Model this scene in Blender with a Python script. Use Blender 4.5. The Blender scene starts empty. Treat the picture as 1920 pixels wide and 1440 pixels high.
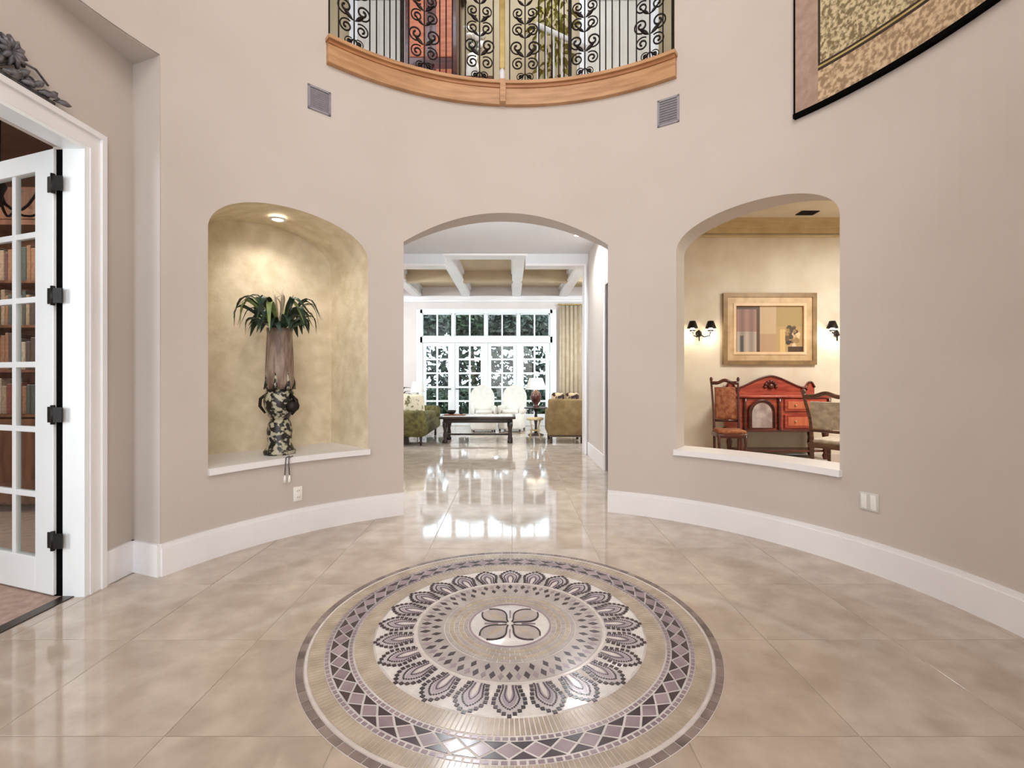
import bpy, bmesh, math, random
from mathutils import Vector, Matrix

# ------------------------------------------------------------------ camera, world, lights
scene = bpy.context.scene
C = scene.collection
R_ = math.radians
FPX, HOR, EYE = 880.0, 712.0, 1.25
cam_d = bpy.data.cameras.new('camera')
cam_d.sensor_width = 36.0
cam_d.lens = FPX / 1920 * 36.0
cam_d.shift_y = (HOR - 720) / 1920.0
cam_d.clip_start = 0.05
cam = bpy.data.objects.new('camera', cam_d)
cam.location = (0, 0, EYE)
cam.rotation_euler = (R_(90), 0, 0)
C.objects.link(cam)
scene.camera = cam
scene.view_settings.view_transform = 'Standard'
scene.view_settings.look = 'None'
scene.view_settings.gamma = 1
scene.view_settings.use_curve_mapping = False
scene.view_settings.exposure = -0.08
scene.cycles.max_bounces = 6
scene.cycles.diffuse_bounces = 4
scene.cycles.glossy_bounces = 3
scene.cycles.transmission_bounces = 2
scene.cycles.caustics_reflective = False
scene.cycles.caustics_refractive = False
scene.cycles.adaptive_threshold = 0.02

w = bpy.data.worlds.new('sky')
scene.world = w
w.use_nodes = True
bg = w.node_tree.nodes['Background']
bg.inputs['Color'].default_value = (0.74, 0.87, 1.0, 1)
bg.inputs['Strength'].default_value = 7.0


def light(name, kind, loc, power, rot=(0, 0, 0), size=None, size_y=None, color=(1, 1, 1), spot=None, blend=0.6):
    d = bpy.data.lights.new(name, kind)
    d.energy = power
    d.color = color
    if kind == 'AREA':
        if size_y:
            d.shape = 'RECTANGLE'
            d.size, d.size_y = size, size_y
        else:
            d.shape = 'DISK'
            d.size = size
    elif kind == 'POINT' and size:
        d.shadow_soft_size = size
    elif kind == 'SPOT':
        d.spot_size = R_(spot)
        d.spot_blend = blend
        d.shadow_soft_size = size or 0.03
    o = bpy.data.objects.new(name, d)
    o.location = loc
    o.rotation_euler = rot
    C.objects.link(o)
    return o


sun = light('sun', 'SUN', (8, 18, 20), 4.5, (R_(28), R_(34), 0), color=(1, 0.96, 0.88))
sun.data.angle = R_(1.0)
# added fill lamp behind the camera, standing in for entrance daylight
light('entrance_fill', 'AREA', (0.06, -1.50, 2.40), 150, (R_(90), 0, 0), 3.2, 4.3, (1.0, 0.98, 0.97))
# added fill lamp floating high in the foyer to brighten its upper walls
light('upper_foyer_fill', 'AREA', (0.06, 0.25, 5.2), 105, (R_(72), 0, 0), 2.4, 1.6, (1.0, 0.96, 0.93))


# ------------------------------------------------------------------ helpers
def srgb(r, g, b):
    def f(v):
        v /= 255.0
        return v / 12.92 if v <= 0.04045 else ((v + 0.055) / 1.055) ** 2.4
    return (f(r), f(g), f(b), 1)


def mat(name, c1, c2=None, scale=4.0, rough=0.6, bump=0.0, bscale=None, metal=0.0, spec=0.5, detail=4.0,
        kind='noise', lo=0.35, hi=0.65, stretch=None, emit=None, strength=0.0, coat=0.0, rand=0.0):
    m = bpy.data.materials.new(name)
    m.use_nodes = True
    nt = m.node_tree
    b = nt.nodes['Principled BSDF']
    b.inputs['Roughness'].default_value = rough
    b.inputs['Metallic'].default_value = metal
    b.inputs['Specular IOR Level'].default_value = spec
    b.inputs['Coat Weight'].default_value = coat
    b.inputs['Base Color'].default_value = c1
    tc = nt.nodes.new('ShaderNodeTexCoord')
    mp = nt.nodes.new('ShaderNodeMapping')
    if stretch:
        mp.inputs['Scale'].default_value = stretch
    nt.links.new(tc.outputs['Object'], mp.inputs['Vector'])
    if rand:
        oi = nt.nodes.new('ShaderNodeObjectInfo')
        ml = nt.nodes.new('ShaderNodeMath')
        ml.operation = 'MULTIPLY'
        ml.inputs[1].default_value = 40.0
        nt.links.new(oi.outputs['Random'], ml.inputs[0])
        nt.links.new(ml.outputs[0], mp.inputs['Location'])
    col = None
    if c2 is not None:
        if kind == 'noise':
            t = nt.nodes.new('ShaderNodeTexNoise')
            t.inputs['Scale'].default_value = scale
            t.inputs['Detail'].default_value = detail
            out = t.outputs['Fac']
        elif kind == 'voronoi':
            t = nt.nodes.new('ShaderNodeTexVoronoi')
            t.inputs['Scale'].default_value = scale
            out = t.outputs['Distance']
        else:
            t = nt.nodes.new('ShaderNodeTexWave')
            t.inputs['Scale'].default_value = scale
            t.inputs['Distortion'].default_value = 3.0
            t.inputs['Detail'].default_value = 3.0
            out = t.outputs['Fac']
        nt.links.new(mp.outputs['Vector'], t.inputs['Vector'])
        r = nt.nodes.new('ShaderNodeValToRGB')
        r.color_ramp.elements[0].position = lo
        r.color_ramp.elements[1].position = hi
        r.color_ramp.elements[0].color = c1
        r.color_ramp.elements[1].color = c2
        nt.links.new(out, r.inputs['Fac'])
        col = r.outputs['Color']
        if rand:
            hs = nt.nodes.new('ShaderNodeHueSaturation')
            mr = nt.nodes.new('ShaderNodeMapRange')
            mr.inputs['To Min'].default_value = 1 - rand
            mr.inputs['To Max'].default_value = 1 + rand
            nt.links.new(oi.outputs['Random'], mr.inputs['Value'])
            nt.links.new(mr.outputs['Result'], hs.inputs['Value'])
            nt.links.new(col, hs.inputs['Color'])
            col = hs.outputs['Color']
        nt.links.new(col, b.inputs['Base Color'])
    if bump:
        n = nt.nodes.new('ShaderNodeTexNoise')
        n.inputs['Scale'].default_value = bscale or scale * 6
        n.inputs['Detail'].default_value = 3.0
        nt.links.new(mp.outputs['Vector'], n.inputs['Vector'])
        bp = nt.nodes.new('ShaderNodeBump')
        bp.inputs['Strength'].default_value = bump
        bp.inputs['Distance'].default_value = 0.02
        nt.links.new(n.outputs['Fac'], bp.inputs['Height'])
        nt.links.new(bp.outputs['Normal'], b.inputs['Normal'])
    if emit:
        b.inputs['Emission Color'].default_value = emit
        b.inputs['Emission Strength'].default_value = strength
    return m


def glass_mat(name, tint=(0.93, 0.97, 0.96, 1)):
    m = bpy.data.materials.new(name)
    m.use_nodes = True
    nt = m.node_tree
    for n in list(nt.nodes):
        nt.nodes.remove(n)
    out = nt.nodes.new('ShaderNodeOutputMaterial')
    tr = nt.nodes.new('ShaderNodeBsdfTransparent')
    tr.inputs['Color'].default_value = tint
    gl = nt.nodes.new('ShaderNodeBsdfGlossy')
    gl.inputs['Roughness'].default_value = 0.02
    fr = nt.nodes.new('ShaderNodeFresnel')
    geo = nt.nodes.new('ShaderNodeNewGeometry')
    ior = nt.nodes.new('ShaderNodeMapRange')      # same reflectance on both faces of the thin pane
    ior.inputs['To Min'].default_value = 1.45
    ior.inputs['To Max'].default_value = 1 / 1.45
    nt.links.new(geo.outputs['Backfacing'], ior.inputs['Value'])
    nt.links.new(ior.outputs['Result'], fr.inputs['IOR'])
    mx = nt.nodes.new('ShaderNodeMixShader')
    nt.links.new(fr.outputs['Fac'], mx.inputs['Fac'])
    nt.links.new(tr.outputs['BSDF'], mx.inputs[1])
    nt.links.new(gl.outputs['BSDF'], mx.inputs[2])
    nt.links.new(mx.outputs['Shader'], out.inputs['Surface'])
    return m


M = {}
M['wall'] = mat('taupe_plaster', srgb(200, 190, 182), srgb(195, 185, 176), 1.2, 0.85, 0.04, 60)
M['ceiling'] = mat('white_ceiling_paint', srgb(226, 226, 228), srgb(220, 221, 224), 1.0, 0.9)
M['cream'] = mat('cream_wall_paint', srgb(224, 215, 198), srgb(212, 200, 180), 2.2, 0.8, 0.05, 30)
M['niche'] = mat('sponged_gold_plaster', srgb(210, 195, 166), srgb(230, 217, 192), 7.0, 0.75, 0.15, 40, detail=6)
M['trim'] = mat('white_gloss_trim', srgb(238, 236, 236), srgb(232, 230, 231), 2.0, 0.35)
M['door_white'] = mat('white_door_paint', srgb(240, 243, 244), srgb(234, 238, 239), 2.0, 0.35)
M['stone'] = mat('travertine', srgb(170, 154, 140), srgb(196, 181, 166), 6.0, 0.06, 0.006, 25, spec=0.8, detail=9, lo=0.3, hi=0.7, rand=0.02)
M['grout'] = mat('tile_grout', srgb(166, 153, 140), srgb(176, 163, 150), 30, 0.5)
M['oak'] = mat('light_oak', srgb(166, 122, 82), srgb(194, 150, 108), 3.0, 0.4, 0.05, 30, stretch=(1, 1, 9), kind='noise')
M['iron'] = mat('wrought_iron', srgb(26, 20, 20), srgb(44, 36, 33), 20, 0.5, 0.1, 60, metal=0.6)
M['bronze'] = mat('dark_bronze', srgb(18, 16, 15), srgb(32, 28, 26), 30, 0.5, metal=0.3)
M['antique'] = mat('antique_pewter_iron', srgb(74, 72, 78), srgb(132, 128, 132), 30, 0.5, 0.2, 60, metal=0.4)
M['vent'] = mat('grey_vent_metal', srgb(142, 138, 144), srgb(152, 148, 154), 30, 0.5, metal=0.2)
M['plate'] = mat('white_switch_plate', srgb(240, 238, 230), srgb(234, 232, 226), 5, 0.3)
M['glass'] = glass_mat('clear_glass')
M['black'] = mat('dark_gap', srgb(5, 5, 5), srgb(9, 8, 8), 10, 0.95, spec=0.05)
M['cherry'] = mat('cherry_wood', srgb(138, 42, 32), srgb(184, 84, 62), 3.0, 0.28, 0.05, 30, stretch=(1, 1, 7), coat=0.3)
M['cherry_dark'] = mat('dark_cherry_wood', srgb(58, 22, 16), srgb(96, 38, 26), 3.0, 0.3, stretch=(1, 1, 7), coat=0.3)
M['brown_wood'] = mat('brown_wood', srgb(92, 58, 42), srgb(130, 88, 66), 2.5, 0.35, 0.05, 30, stretch=(7, 7, 1))
M['dark_wood'] = mat('espresso_wood', srgb(34, 26, 22), srgb(58, 42, 34), 3.0, 0.3, stretch=(1, 7, 7))
M['study_wood'] = mat('study_panelling', srgb(116, 78, 64), srgb(158, 114, 96), 3.0, 0.4, 0.05, 20, stretch=(9, 9, 0.6))
M['study_rug'] = mat('rose_carpet', srgb(160, 134, 122), srgb(182, 156, 142), 18, 0.95, 0.3, 200)


def link(o, parent=None):
    C.objects.link(o)
    if parent is not None:
        o.parent = parent
    return o


def tag(o, label=None, cat=None, group=None, kind=None):
    if label:
        o['label'] = label
    if cat:
        o['category'] = cat
    if group:
        o['group'] = group
    if kind:
        o['kind'] = kind
    return o


def thing(name, label, cat, loc=(0, 0, 0), rotz=0.0, group=None, kind=None):
    o = bpy.data.objects.new(name, None)
    o.empty_display_size = 0.1
    o.location = loc
    o.rotation_euler = (0, 0, rotz)
    link(o)
    return tag(o, label, cat, group, kind)


def copy_tree(o, parent=None):
    c = o.copy()
    C.objects.link(c)
    c.parent = parent
    for ch in list(o.children):
        copy_tree(ch, c)
    return c


class G:
    """collects shapes into one mesh"""

    def __init__(self):
        self.v, self.f, self.sm = [], [], []

    def add(self, verts, faces, smooth=False):
        n = len(self.v)
        self.v += [tuple(p) for p in verts]
        self.f += [tuple(i + n for i in f) for f in faces]
        self.sm += [smooth] * len(faces)
        return self

    def box(self, c, s, bevel=0.0, rz=0.0, rx=0.0, ry=0.0, seg=2):
        bm = bmesh.new()
        bmesh.ops.create_cube(bm, size=1.0)
        for v in bm.verts:
            v.co = Vector((v.co.x * s[0], v.co.y * s[1], v.co.z * s[2]))
        if bevel:
            bmesh.ops.bevel(bm, geom=bm.edges[:], offset=min(bevel, min(s) * 0.49), segments=seg, affect='EDGES', profile=0.5)
        mtx = Matrix.Translation(c) @ Matrix.Rotation(rz, 4, 'Z') @ Matrix.Rotation(ry, 4, 'Y') @ Matrix.Rotation(rx, 4, 'X')
        bm.verts.index_update()
        self.add([mtx @ v.co for v in bm.verts], [[v.index for v in f.verts] for f in bm.faces], bool(bevel) and seg > 1)
        bm.free()
        return self

    def b2(self, lo, hi, bevel=0.0, seg=1):
        return self.box([(a + b) / 2 for a, b in zip(lo, hi)], [abs(b - a) for a, b in zip(lo, hi)], bevel, seg=seg)

    def tube(self, path, r, n=8, cap=True, closed=False):
        P = [Vector(p) for p in path]
        rs = r if isinstance(r, (list, tuple)) else [r] * len(P)
        vs, fs = [], []
        up = Vector((0, 0, 1))
        prev = None
        m = len(P)
        for i, p in enumerate(P):
            if closed:
                t = (P[(i + 1) % m] - P[i - 1])
            else:
                t = (P[min(i + 1, m - 1)] - P[max(i - 1, 0)])
            t.normalize()
            if prev is None:
                a = up if abs(t.z) < 0.9 else Vector((1, 0, 0))
                nx = t.cross(a).normalized()
            else:
                nx = (prev - t * prev.dot(t)).normalized()
            prev = nx
            ny = t.cross(nx)
            for k in range(n):
                an = 2 * math.pi * k / n
                vs.append(p + (nx * math.cos(an) + ny * math.sin(an)) * rs[i])
        for i in range(m if closed else m - 1):
            for k in range(n):
                a, b = i * n + k, i * n + (k + 1) % n
                c, d = ((i + 1) % m) * n + (k + 1) % n, ((i + 1) % m) * n + k
                fs.append((a, b, c, d))
        if cap and not closed:
            fs.append(tuple(range(n - 1, -1, -1)))
            fs.append(tuple(range((m - 1) * n, m * n)))
        return self.add(vs, fs, n > 4)

    def lathe(self, prof, c=(0, 0, 0), n=24, cap=True):
        vs, fs = [], []
        for r, z in prof:
            for k in range(n):
                a = 2 * math.pi * k / n
                vs.append((c[0] + r * math.cos(a), c[1] + r * math.sin(a), c[2] + z))
        for i in range(len(prof) - 1):
            for k in range(n):
                fs.append((i * n + k, i * n + (k + 1) % n, (i + 1) * n + (k + 1) % n, (i + 1) * n + k))
        if cap:
            fs.append(tuple(range(n - 1, -1, -1)))
            fs.append(tuple(range((len(prof) - 1) * n, len(prof) * n)))
        return self.add(vs, fs, True)

    def prism(self, poly, a, b, axis='z'):
        """poly (2d) extruded from a to b along axis"""
        def P(u, v, t):
            return {'z': (u, v, t), 'y': (u, t, v), 'x': (t, u, v)}[axis]
        n = len(poly)
        vs = [P(u, v, a) for u, v in poly] + [P(u, v, b) for u, v in poly]
        fs = [tuple(range(n - 1, -1, -1)), tuple(range(n, 2 * n))]
        for i in range(n):
            j = (i + 1) % n
            fs.append((i, j, n + j, n + i))
        return self.add(vs, fs)

    def ball(self, c, s, seg=12):
        vs, fs = [], []
        rings = max(6, seg // 2)
        for i in range(1, rings):
            ph = math.pi * i / rings
            for k in range(seg):
                a = 2 * math.pi * k / seg
                vs.append((c[0] + s[0] * math.sin(ph) * math.cos(a), c[1] + s[1] * math.sin(ph) * math.sin(a), c[2] + s[2] * math.cos(ph)))
        for i in range(rings - 2):
            for k in range(seg):
                fs.append((i * seg + k, (i + 1) * seg + k, (i + 1) * seg + (k + 1) % seg, i * seg + (k + 1) % seg))
        t = len(vs)
        vs += [(c[0], c[1], c[2] + s[2]), (c[0], c[1], c[2] - s[2])]
        for k in range(seg):
            fs.append((t, k, (k + 1) % seg))
            fs.append((t + 1, (rings - 2) * seg + (k + 1) % seg, (rings - 2) * seg + k))
        return self.add(vs, fs, True)

    def slab(self, t0, t1, r0, r1, z0, z1, n=24):
        """curved slab about the foyer's axis"""
        vs, fs = [], []
        for i in range(n + 1):
            t = t0 + (t1 - t0) * i / n
            for r, z in ((r0, z0), (r1, z0), (r1, z1), (r0, z1)):
                vs.append(cyl(t, r, z))
        for i in range(n):
            for k in range(4):
                fs.append((i * 4 + k, i * 4 + (k + 1) % 4, (i + 1) * 4 + (k + 1) % 4, (i + 1) * 4 + k))
        fs.append((3, 2, 1, 0))
        fs.append((n * 4, n * 4 + 1, n * 4 + 2, n * 4 + 3))
        return self.add(vs, fs)

    def mesh(self, name):
        me = bpy.data.meshes.new(name)
        me.from_pydata(self.v, [], self.f)
        me.polygons.foreach_set('use_smooth', self.sm)
        me.update()
        return me

    def build(self, name, material, parent=None, off=None, label=None, cat=None, kind=None, group=None):
        if off is not None:
            self.v = [(x - off[0], y - off[1], z - off[2]) for x, y, z in self.v]
        me = self.mesh(name)
        me.materials.append(material)
        bm = bmesh.new()
        bm.from_mesh(me)
        bmesh.ops.recalc_face_normals(bm, faces=bm.faces[:])
        bm.to_mesh(me)
        bm.free()
        o = bpy.data.objects.new(name, me)
        link(o, parent)
        tag(o, label, cat, group, kind)
        return o


def shared(src, parent, loc=(0, 0, 0), rot=(0, 0, 0), scale=(1, 1, 1), name=None):
    o = bpy.data.objects.new(name or src.name.split('.')[0], src.data)
    o.location, o.rotation_euler, o.scale = loc, rot, scale
    return link(o, parent)


# foyer axis
CX, CY, RW, TW = 0.06, 2.16, 2.44, 0.26


def cyl(t, r, z):
    a = R_(t)
    return (CX + r * math.sin(a), CY + r * math.cos(a), z)


S = 'structure'
M['door_cream'] = mat('cream_door_paint', srgb(214, 206, 194), srgb(206, 198, 186), 2, 0.4)
M['tan_wall'] = mat('tan_gallery_paint', srgb(196, 178, 148), srgb(184, 164, 132), 2, 0.85)
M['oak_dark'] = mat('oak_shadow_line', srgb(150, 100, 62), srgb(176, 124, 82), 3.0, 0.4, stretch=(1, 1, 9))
M['gold'] = mat('antique_gold', srgb(176, 150, 86), srgb(206, 184, 122), 8, 0.4, metal=0.3)
M['gold_paint'] = mat('tan_gold_paint', srgb(198, 176, 132), srgb(212, 192, 150), 4, 0.5)
M['rust'] = mat('rust_panel', srgb(168, 88, 54), srgb(196, 112, 72), 4, 0.45, stretch=(1, 1, 6))
M['leaf'] = mat('green_leaf', srgb(44, 74, 40), srgb(84, 116, 62), 9, 0.5)
M['leaf_dark'] = mat('dark_green_leaf', srgb(18, 38, 28), srgb(44, 72, 50), 9, 0.5)
M['leaf_light'] = mat('pale_green_leaf', srgb(110, 132, 74), srgb(158, 166, 104), 9, 0.5)
M['leaf_yellow'] = mat('yellow_green_leaf', srgb(122, 116, 46), srgb(176, 164, 84), 9, 0.5)
M['leaf_tan'] = mat('dry_palm_leaf', srgb(150, 132, 110), srgb(186, 168, 144), 9, 0.6)
M['tree_leaf'] = mat('tree_leaf', srgb(14, 26, 16), srgb(46, 66, 36), 3, 0.6)
M['tree_dark'] = mat('dark_tree_leaf', srgb(8, 16, 12), srgb(30, 46, 30), 3, 0.6)
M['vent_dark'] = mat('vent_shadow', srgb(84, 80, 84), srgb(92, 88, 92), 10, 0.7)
M['vent_light'] = mat('pale_grey_plate', srgb(200, 198, 192), srgb(206, 204, 198), 10, 0.4)
M['mottle'] = mat('mottled_black_cream', srgb(26, 24, 22), srgb(180, 174, 150), 24, 0.35, 0.2, 30, kind='noise', lo=0.50, hi=0.58, detail=2)
M['bark'] = mat('brown_bark_glaze', srgb(112, 90, 78), srgb(158, 138, 124), 9, 0.5, 0.2, 20, stretch=(3, 3, 0.6), lo=0.4, hi=0.62)
M['tap_field'] = mat('tapestry_floral_weave', srgb(124, 108, 78), srgb(206, 188, 150), 38, 0.95, 0.3, 200, lo=0.42, hi=0.58, detail=3)
M['tap_border'] = mat('tapestry_border_weave', srgb(152, 126, 98), srgb(208, 182, 148), 34, 0.95, 0.3, 200, lo=0.42, hi=0.6, detail=3)
M['tap_plain'] = mat('tapestry_plain_weave', srgb(160, 134, 118), srgb(176, 150, 134), 20, 0.95, 0.3, 200)
M['tap_dark'] = mat('tapestry_dark_piping', srgb(44, 34, 26), srgb(60, 48, 36), 30, 0.9)
M['m_white'] = mat('mosaic_pale_stone', srgb(206, 200, 196), srgb(222, 216, 212), 20, 0.18, rand=0.02)
M['m_pale'] = mat('mosaic_cream_line', srgb(200, 190, 184), srgb(214, 204, 198), 20, 0.18)
M['m_rim'] = mat('mosaic_rim_stone', srgb(104, 92, 90), srgb(146, 130, 124), 6, 0.2, rand=0.12)
M['m_beige'] = mat('mosaic_beige_stone', srgb(162, 147, 130), srgb(188, 172, 154), 9, 0.2)
M['m_mauve'] = mat('mosaic_mauve_stone', srgb(130, 112, 120), srgb(160, 142, 148), 7, 0.2, rand=0.1)
M['m_grey'] = mat('mosaic_grey_stone', srgb(172, 164, 166), srgb(196, 188, 188), 8, 0.2, rand=0.05)
M['m_greyl'] = mat('mosaic_warm_grey', srgb(160, 150, 146), srgb(182, 172, 166), 8, 0.2)
M['m_heart'] = mat('mosaic_petal_heart', srgb(150, 136, 146), srgb(176, 162, 170), 8, 0.2, rand=0.08)
M['m_dark'] = mat('mosaic_dark_stone', srgb(44, 34, 40), srgb(70, 54, 60), 9, 0.2)
M['living_wall'] = mat('pale_blush_paint', srgb(226, 218, 214), srgb(220, 212, 208), 2, 0.85)
M['coffer'] = mat('tan_coffer_paint', srgb(184, 164, 134), srgb(198, 178, 148), 2, 0.7)
M['drape'] = mat('tan_drape', srgb(196, 180, 152), srgb(208, 194, 168), 6, 0.9)
M['olive'] = mat('olive_damask', srgb(72, 66, 32), srgb(108, 100, 56), 14, 0.9, 0.2, 80, detail=2)
M['tan'] = mat('tan_upholstery', srgb(116, 94, 58), srgb(134, 110, 72), 8, 0.9, 0.2, 120)
M['floral'] = mat('cream_floral_cloth', srgb(224, 214, 186), srgb(120, 112, 76), 12, 0.9, lo=0.55, hi=0.62)
M['floral_dark'] = mat('dark_floral_cloth', srgb(52, 34, 28), srgb(206, 178, 140), 11, 0.9, lo=0.48, hi=0.56)
M['linen'] = mat('white_linen', srgb(236, 234, 226), srgb(228, 226, 218), 12, 0.9, 0.1, 120)
M['rattan'] = mat('pale_rattan', srgb(204, 180, 130), srgb(222, 202, 158), 20, 0.6)
M['urn_red'] = mat('oxblood_glaze', srgb(62, 30, 26), srgb(96, 52, 44), 8, 0.25)
M['paving'] = mat('pale_paving', srgb(214, 212, 204), srgb(226, 224, 218), 3, 0.8)
M['frame_dark'] = mat('bronze_frame', srgb(124, 100, 68), srgb(146, 120, 84), 8, 0.4, metal=0.2)
M['frame_gold'] = mat('gold_frame_slope', srgb(186, 156, 116), srgb(204, 176, 138), 8, 0.45, metal=0.1)
M['frame_pale'] = mat('pale_gilt_frame', srgb(216, 184, 146), srgb(226, 198, 162), 8, 0.45)
M['canvas'] = mat('painted_canvas', srgb(190, 160, 120), None, rough=0.5)
_nt = M['canvas'].node_tree
_at = _nt.nodes.new('ShaderNodeAttribute')
_at.attribute_name = 'paint'
_nt.links.new(_at.outputs['Color'], _nt.nodes['Principled BSDF'].inputs['Base Color'])
M['cherry_light'] = mat('light_cherry_panel', srgb(178, 92, 62), srgb(198, 112, 78), 3, 0.3, stretch=(6, 1, 1))
M['mirror_pale'] = mat('pale_glass_inset', srgb(190, 176, 172), srgb(150, 132, 126), 6, 0.15)
M['walnut'] = mat('walnut_wood', srgb(84, 56, 42), srgb(118, 84, 64), 4, 0.35, stretch=(1, 1, 6))
M['tapestry_seat'] = mat('red_brown_tapestry', srgb(128, 66, 42), srgb(170, 112, 76), 16, 0.9)
M['cream_fabric'] = mat('cream_grey_damask', srgb(172, 160, 142), srgb(206, 194, 176), 14, 0.9, detail=2)
# ------------------------------------------------------------------ floor
fl = G().b2((-9, -1.6, -0.25), (9, 13.0, -0.003)).build('floor', M['grout'], label='polished beige travertine floor of the round foyer and hall', kind=S)
TS = 0.61
tile = None
for i in range(-6, 6):
    for j in range(-2, 21):
        x, y = (i + 0.5) * TS, (j + 0.2) * TS
        if j < 7 and math.hypot(x - CX, y - CY) > RW + 0.45:
            continue
        if tile is None:
            tile = G().box((0, 0, -0.0075), (TS - 0.003, TS - 0.003, 0.015), 0.0012, seg=1).build('floor_tile', M['stone'], fl)
            tile.location = (x, y, 0)
        else:
            shared(tile, fl, (x, y, 0))

# ------------------------------------------------------------------ round wall with its openings
def arch(t0, t1, zb, spring, crown, p):
    def top(t):
        u = max(-1.0, min(1.0, (2 * t - t0 - t1) / (t1 - t0)))
        if p == 'ellipse':
            return spring + (crown - spring) * math.sqrt(max(0, 1 - u * u))
        return spring + (crown - spring) * (1 - u * u)
    return dict(t0=t0, t1=t1, zb=zb, top=top, reveal=True, n=36)


def rect(t0, t1, zb, zt):
    return dict(t0=t0, t1=t1, zb=zb, top=lambda t: zt, reveal=True, n=4)


NT0, NT1, NZ = -63.06, -33.5, 0.62
ZTOP = 6.2
OPEN = [arch(-25.9, 20.35, 0, 2.53, 2.885, 'seg'),
        arch(NT0, NT1, NZ, 2.31, 2.63, 'ellipse'),
        arch(34.9, 64.05, NZ, 2.39, 2.675, 'ellipse'),
        rect(-41.6, 34.6, 4.08, 5.55),
        rect(-128, -70.3, 0, 3.315),
        rect(136, 180, 0, 4.7), rect(-180, -136, 0, 4.7)]
OPEN[1]['reveal'] = False
OPEN[4]['reveal'] = False
ts = set(round(-180 + 2.5 * i, 4) for i in range(145))
for o in OPEN:
    for k in range(o['n'] + 1):
        u = k / o['n']
        if o['n'] > 10:
            u = 0.5 - 0.5 * math.cos(math.pi * u)
        ts.add(round(o['t0'] + (o['t1'] - o['t0']) * u, 4))
ts = sorted(ts)
g = G()
for a, b in zip(ts, ts[1:]):
    if b - a < 1e-3:
        continue
    mid = (a + b) / 2
    act = sorted([o for o in OPEN if o['t0'] < mid < o['t1']], key=lambda o: o['zb'])
    lo_a = lo_b = 0.0
    segs = []
    for o in act:
        segs.append((lo_a, lo_b, o['zb'], o['zb']))
        lo_a, lo_b = o['top'](a), o['top'](b)
    segs.append((lo_a, lo_b, ZTOP, ZTOP))
    for la, lb, ha, hb in segs:
        if ha - la < 1e-4 and hb - lb < 1e-4:
            continue
        for r in (RW, RW + TW):
            g.add([cyl(a, r, la), cyl(b, r, lb), cyl(b, r, hb), cyl(a, r, ha)], [(0, 1, 2, 3)])
    for o in act:
        if o['reveal']:
            for f in ((o['top'], lambda t, z=o['zb']: z) if o['zb'] > 0 else (o['top'],)):
                g.add([cyl(a, RW, f(a)), cyl(b, RW, f(b)), cyl(b, RW + TW, f(b)), cyl(a, RW + TW, f(a))], [(0, 1, 2, 3)])
for o in OPEN:
    if o['reveal'] and abs(o['t0']) != 180:
        for t in (o['t0'], o['t1']):
            g.add([cyl(t, RW, o['zb']), cyl(t, RW + TW, o['zb']), cyl(t, RW + TW, o['top'](t)), cyl(t, RW, o['top'](t))], [(0, 1, 2, 3)])
g.add([cyl(-70.3, RW, 0), cyl(-70.3, RW + TW, 0), cyl(-70.3, RW + TW, 3.315), cyl(-70.3, RW, 3.315)], [(0, 1, 2, 3)])
wall_round = g.build('wall_round', M['wall'], label='curved taupe plaster wall of the round foyer', kind=S)
for p in wall_round.data.polygons:
    p.use_smooth = False

G().lathe([(RW + TW, 0), (RW + TW, 0.1)], (CX, CY, ZTOP), 72).build('ceiling', M['ceiling'], label='white ceiling high over the round foyer', kind=S)

# baseboards with a small cap moulding
def base_curve(name, t0, t1, label):
    g = G().slab(t0, t1, RW - 0.020, RW + 0.02, 0, 0.175, 40).slab(t0, t1, RW - 0.012, RW + 0.02, 0.175, 0.205, 40)
    return g.build(name, M['trim'], label=label, kind=S)


base_curve('baseboard_left', -70.3, -25.9, 'tall white baseboard curving under the plant niche')
base_curve('baseboard_right', 20.35, 128, 'tall white baseboard curving under the dining room opening')

# ------------------------------------------------------------------ plant niche (left)
tc = -48.3
nv = Vector((math.sin(R_(tc)), math.cos(R_(tc)), 0))
ND = 3.03
prof = []
o = OPEN[1]
for k in range(7):
    prof.append((NT0, NZ + (2.31 - NZ) * k / 6))
for k in range(1, 40):
    t = NT0 + (NT1 - NT0) * (0.5 - 0.5 * math.cos(math.pi * k / 40))
    prof.append((t, o['top'](t)))
for k in range(7):
    prof.append((NT1, 2.31 - (2.31 - NZ) * k / 6))
g = G()
fr = [Vector(cyl(t, RW, z)) for t, z in prof]
bk = [p + nv * (ND - (Vector((p.x - CX, p.y - CY, 0)).dot(nv))) for p in fr]
n = len(fr)
g.add(fr + bk, [(i, i + 1, n + i + 1, n + i) for i in range(n - 1)])
g.add(bk, [tuple(range(n))])
g.build('wall_niche', M['niche'], label='sponge painted golden inside of the arched plant niche', kind=S)
g = G()
sl = []
for k in range(13):
    t = NT0 - 0.25 + (NT1 - NT0 + 0.5) * k / 12
    sl.append(cyl(t, RW - 0.035, 0)[:2])
e0, e1 = bk[-1] + nv * 0.02, bk[0] + nv * 0.02
poly = sl + [(e0.x, e0.y), (e1.x, e1.y)]
g.prism(poly, NZ - 0.035, NZ + 0.012)
g.build('trim_1', M['trim'], label='white ledge of the plant niche', kind=S)
G().slab(34.5, 64.4, RW - 0.035, RW + TW + 0.03, NZ - 0.035, NZ + 0.012, 16).build('trim_2', M['trim'], label='white ledge of the dining room opening', kind=S)

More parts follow.
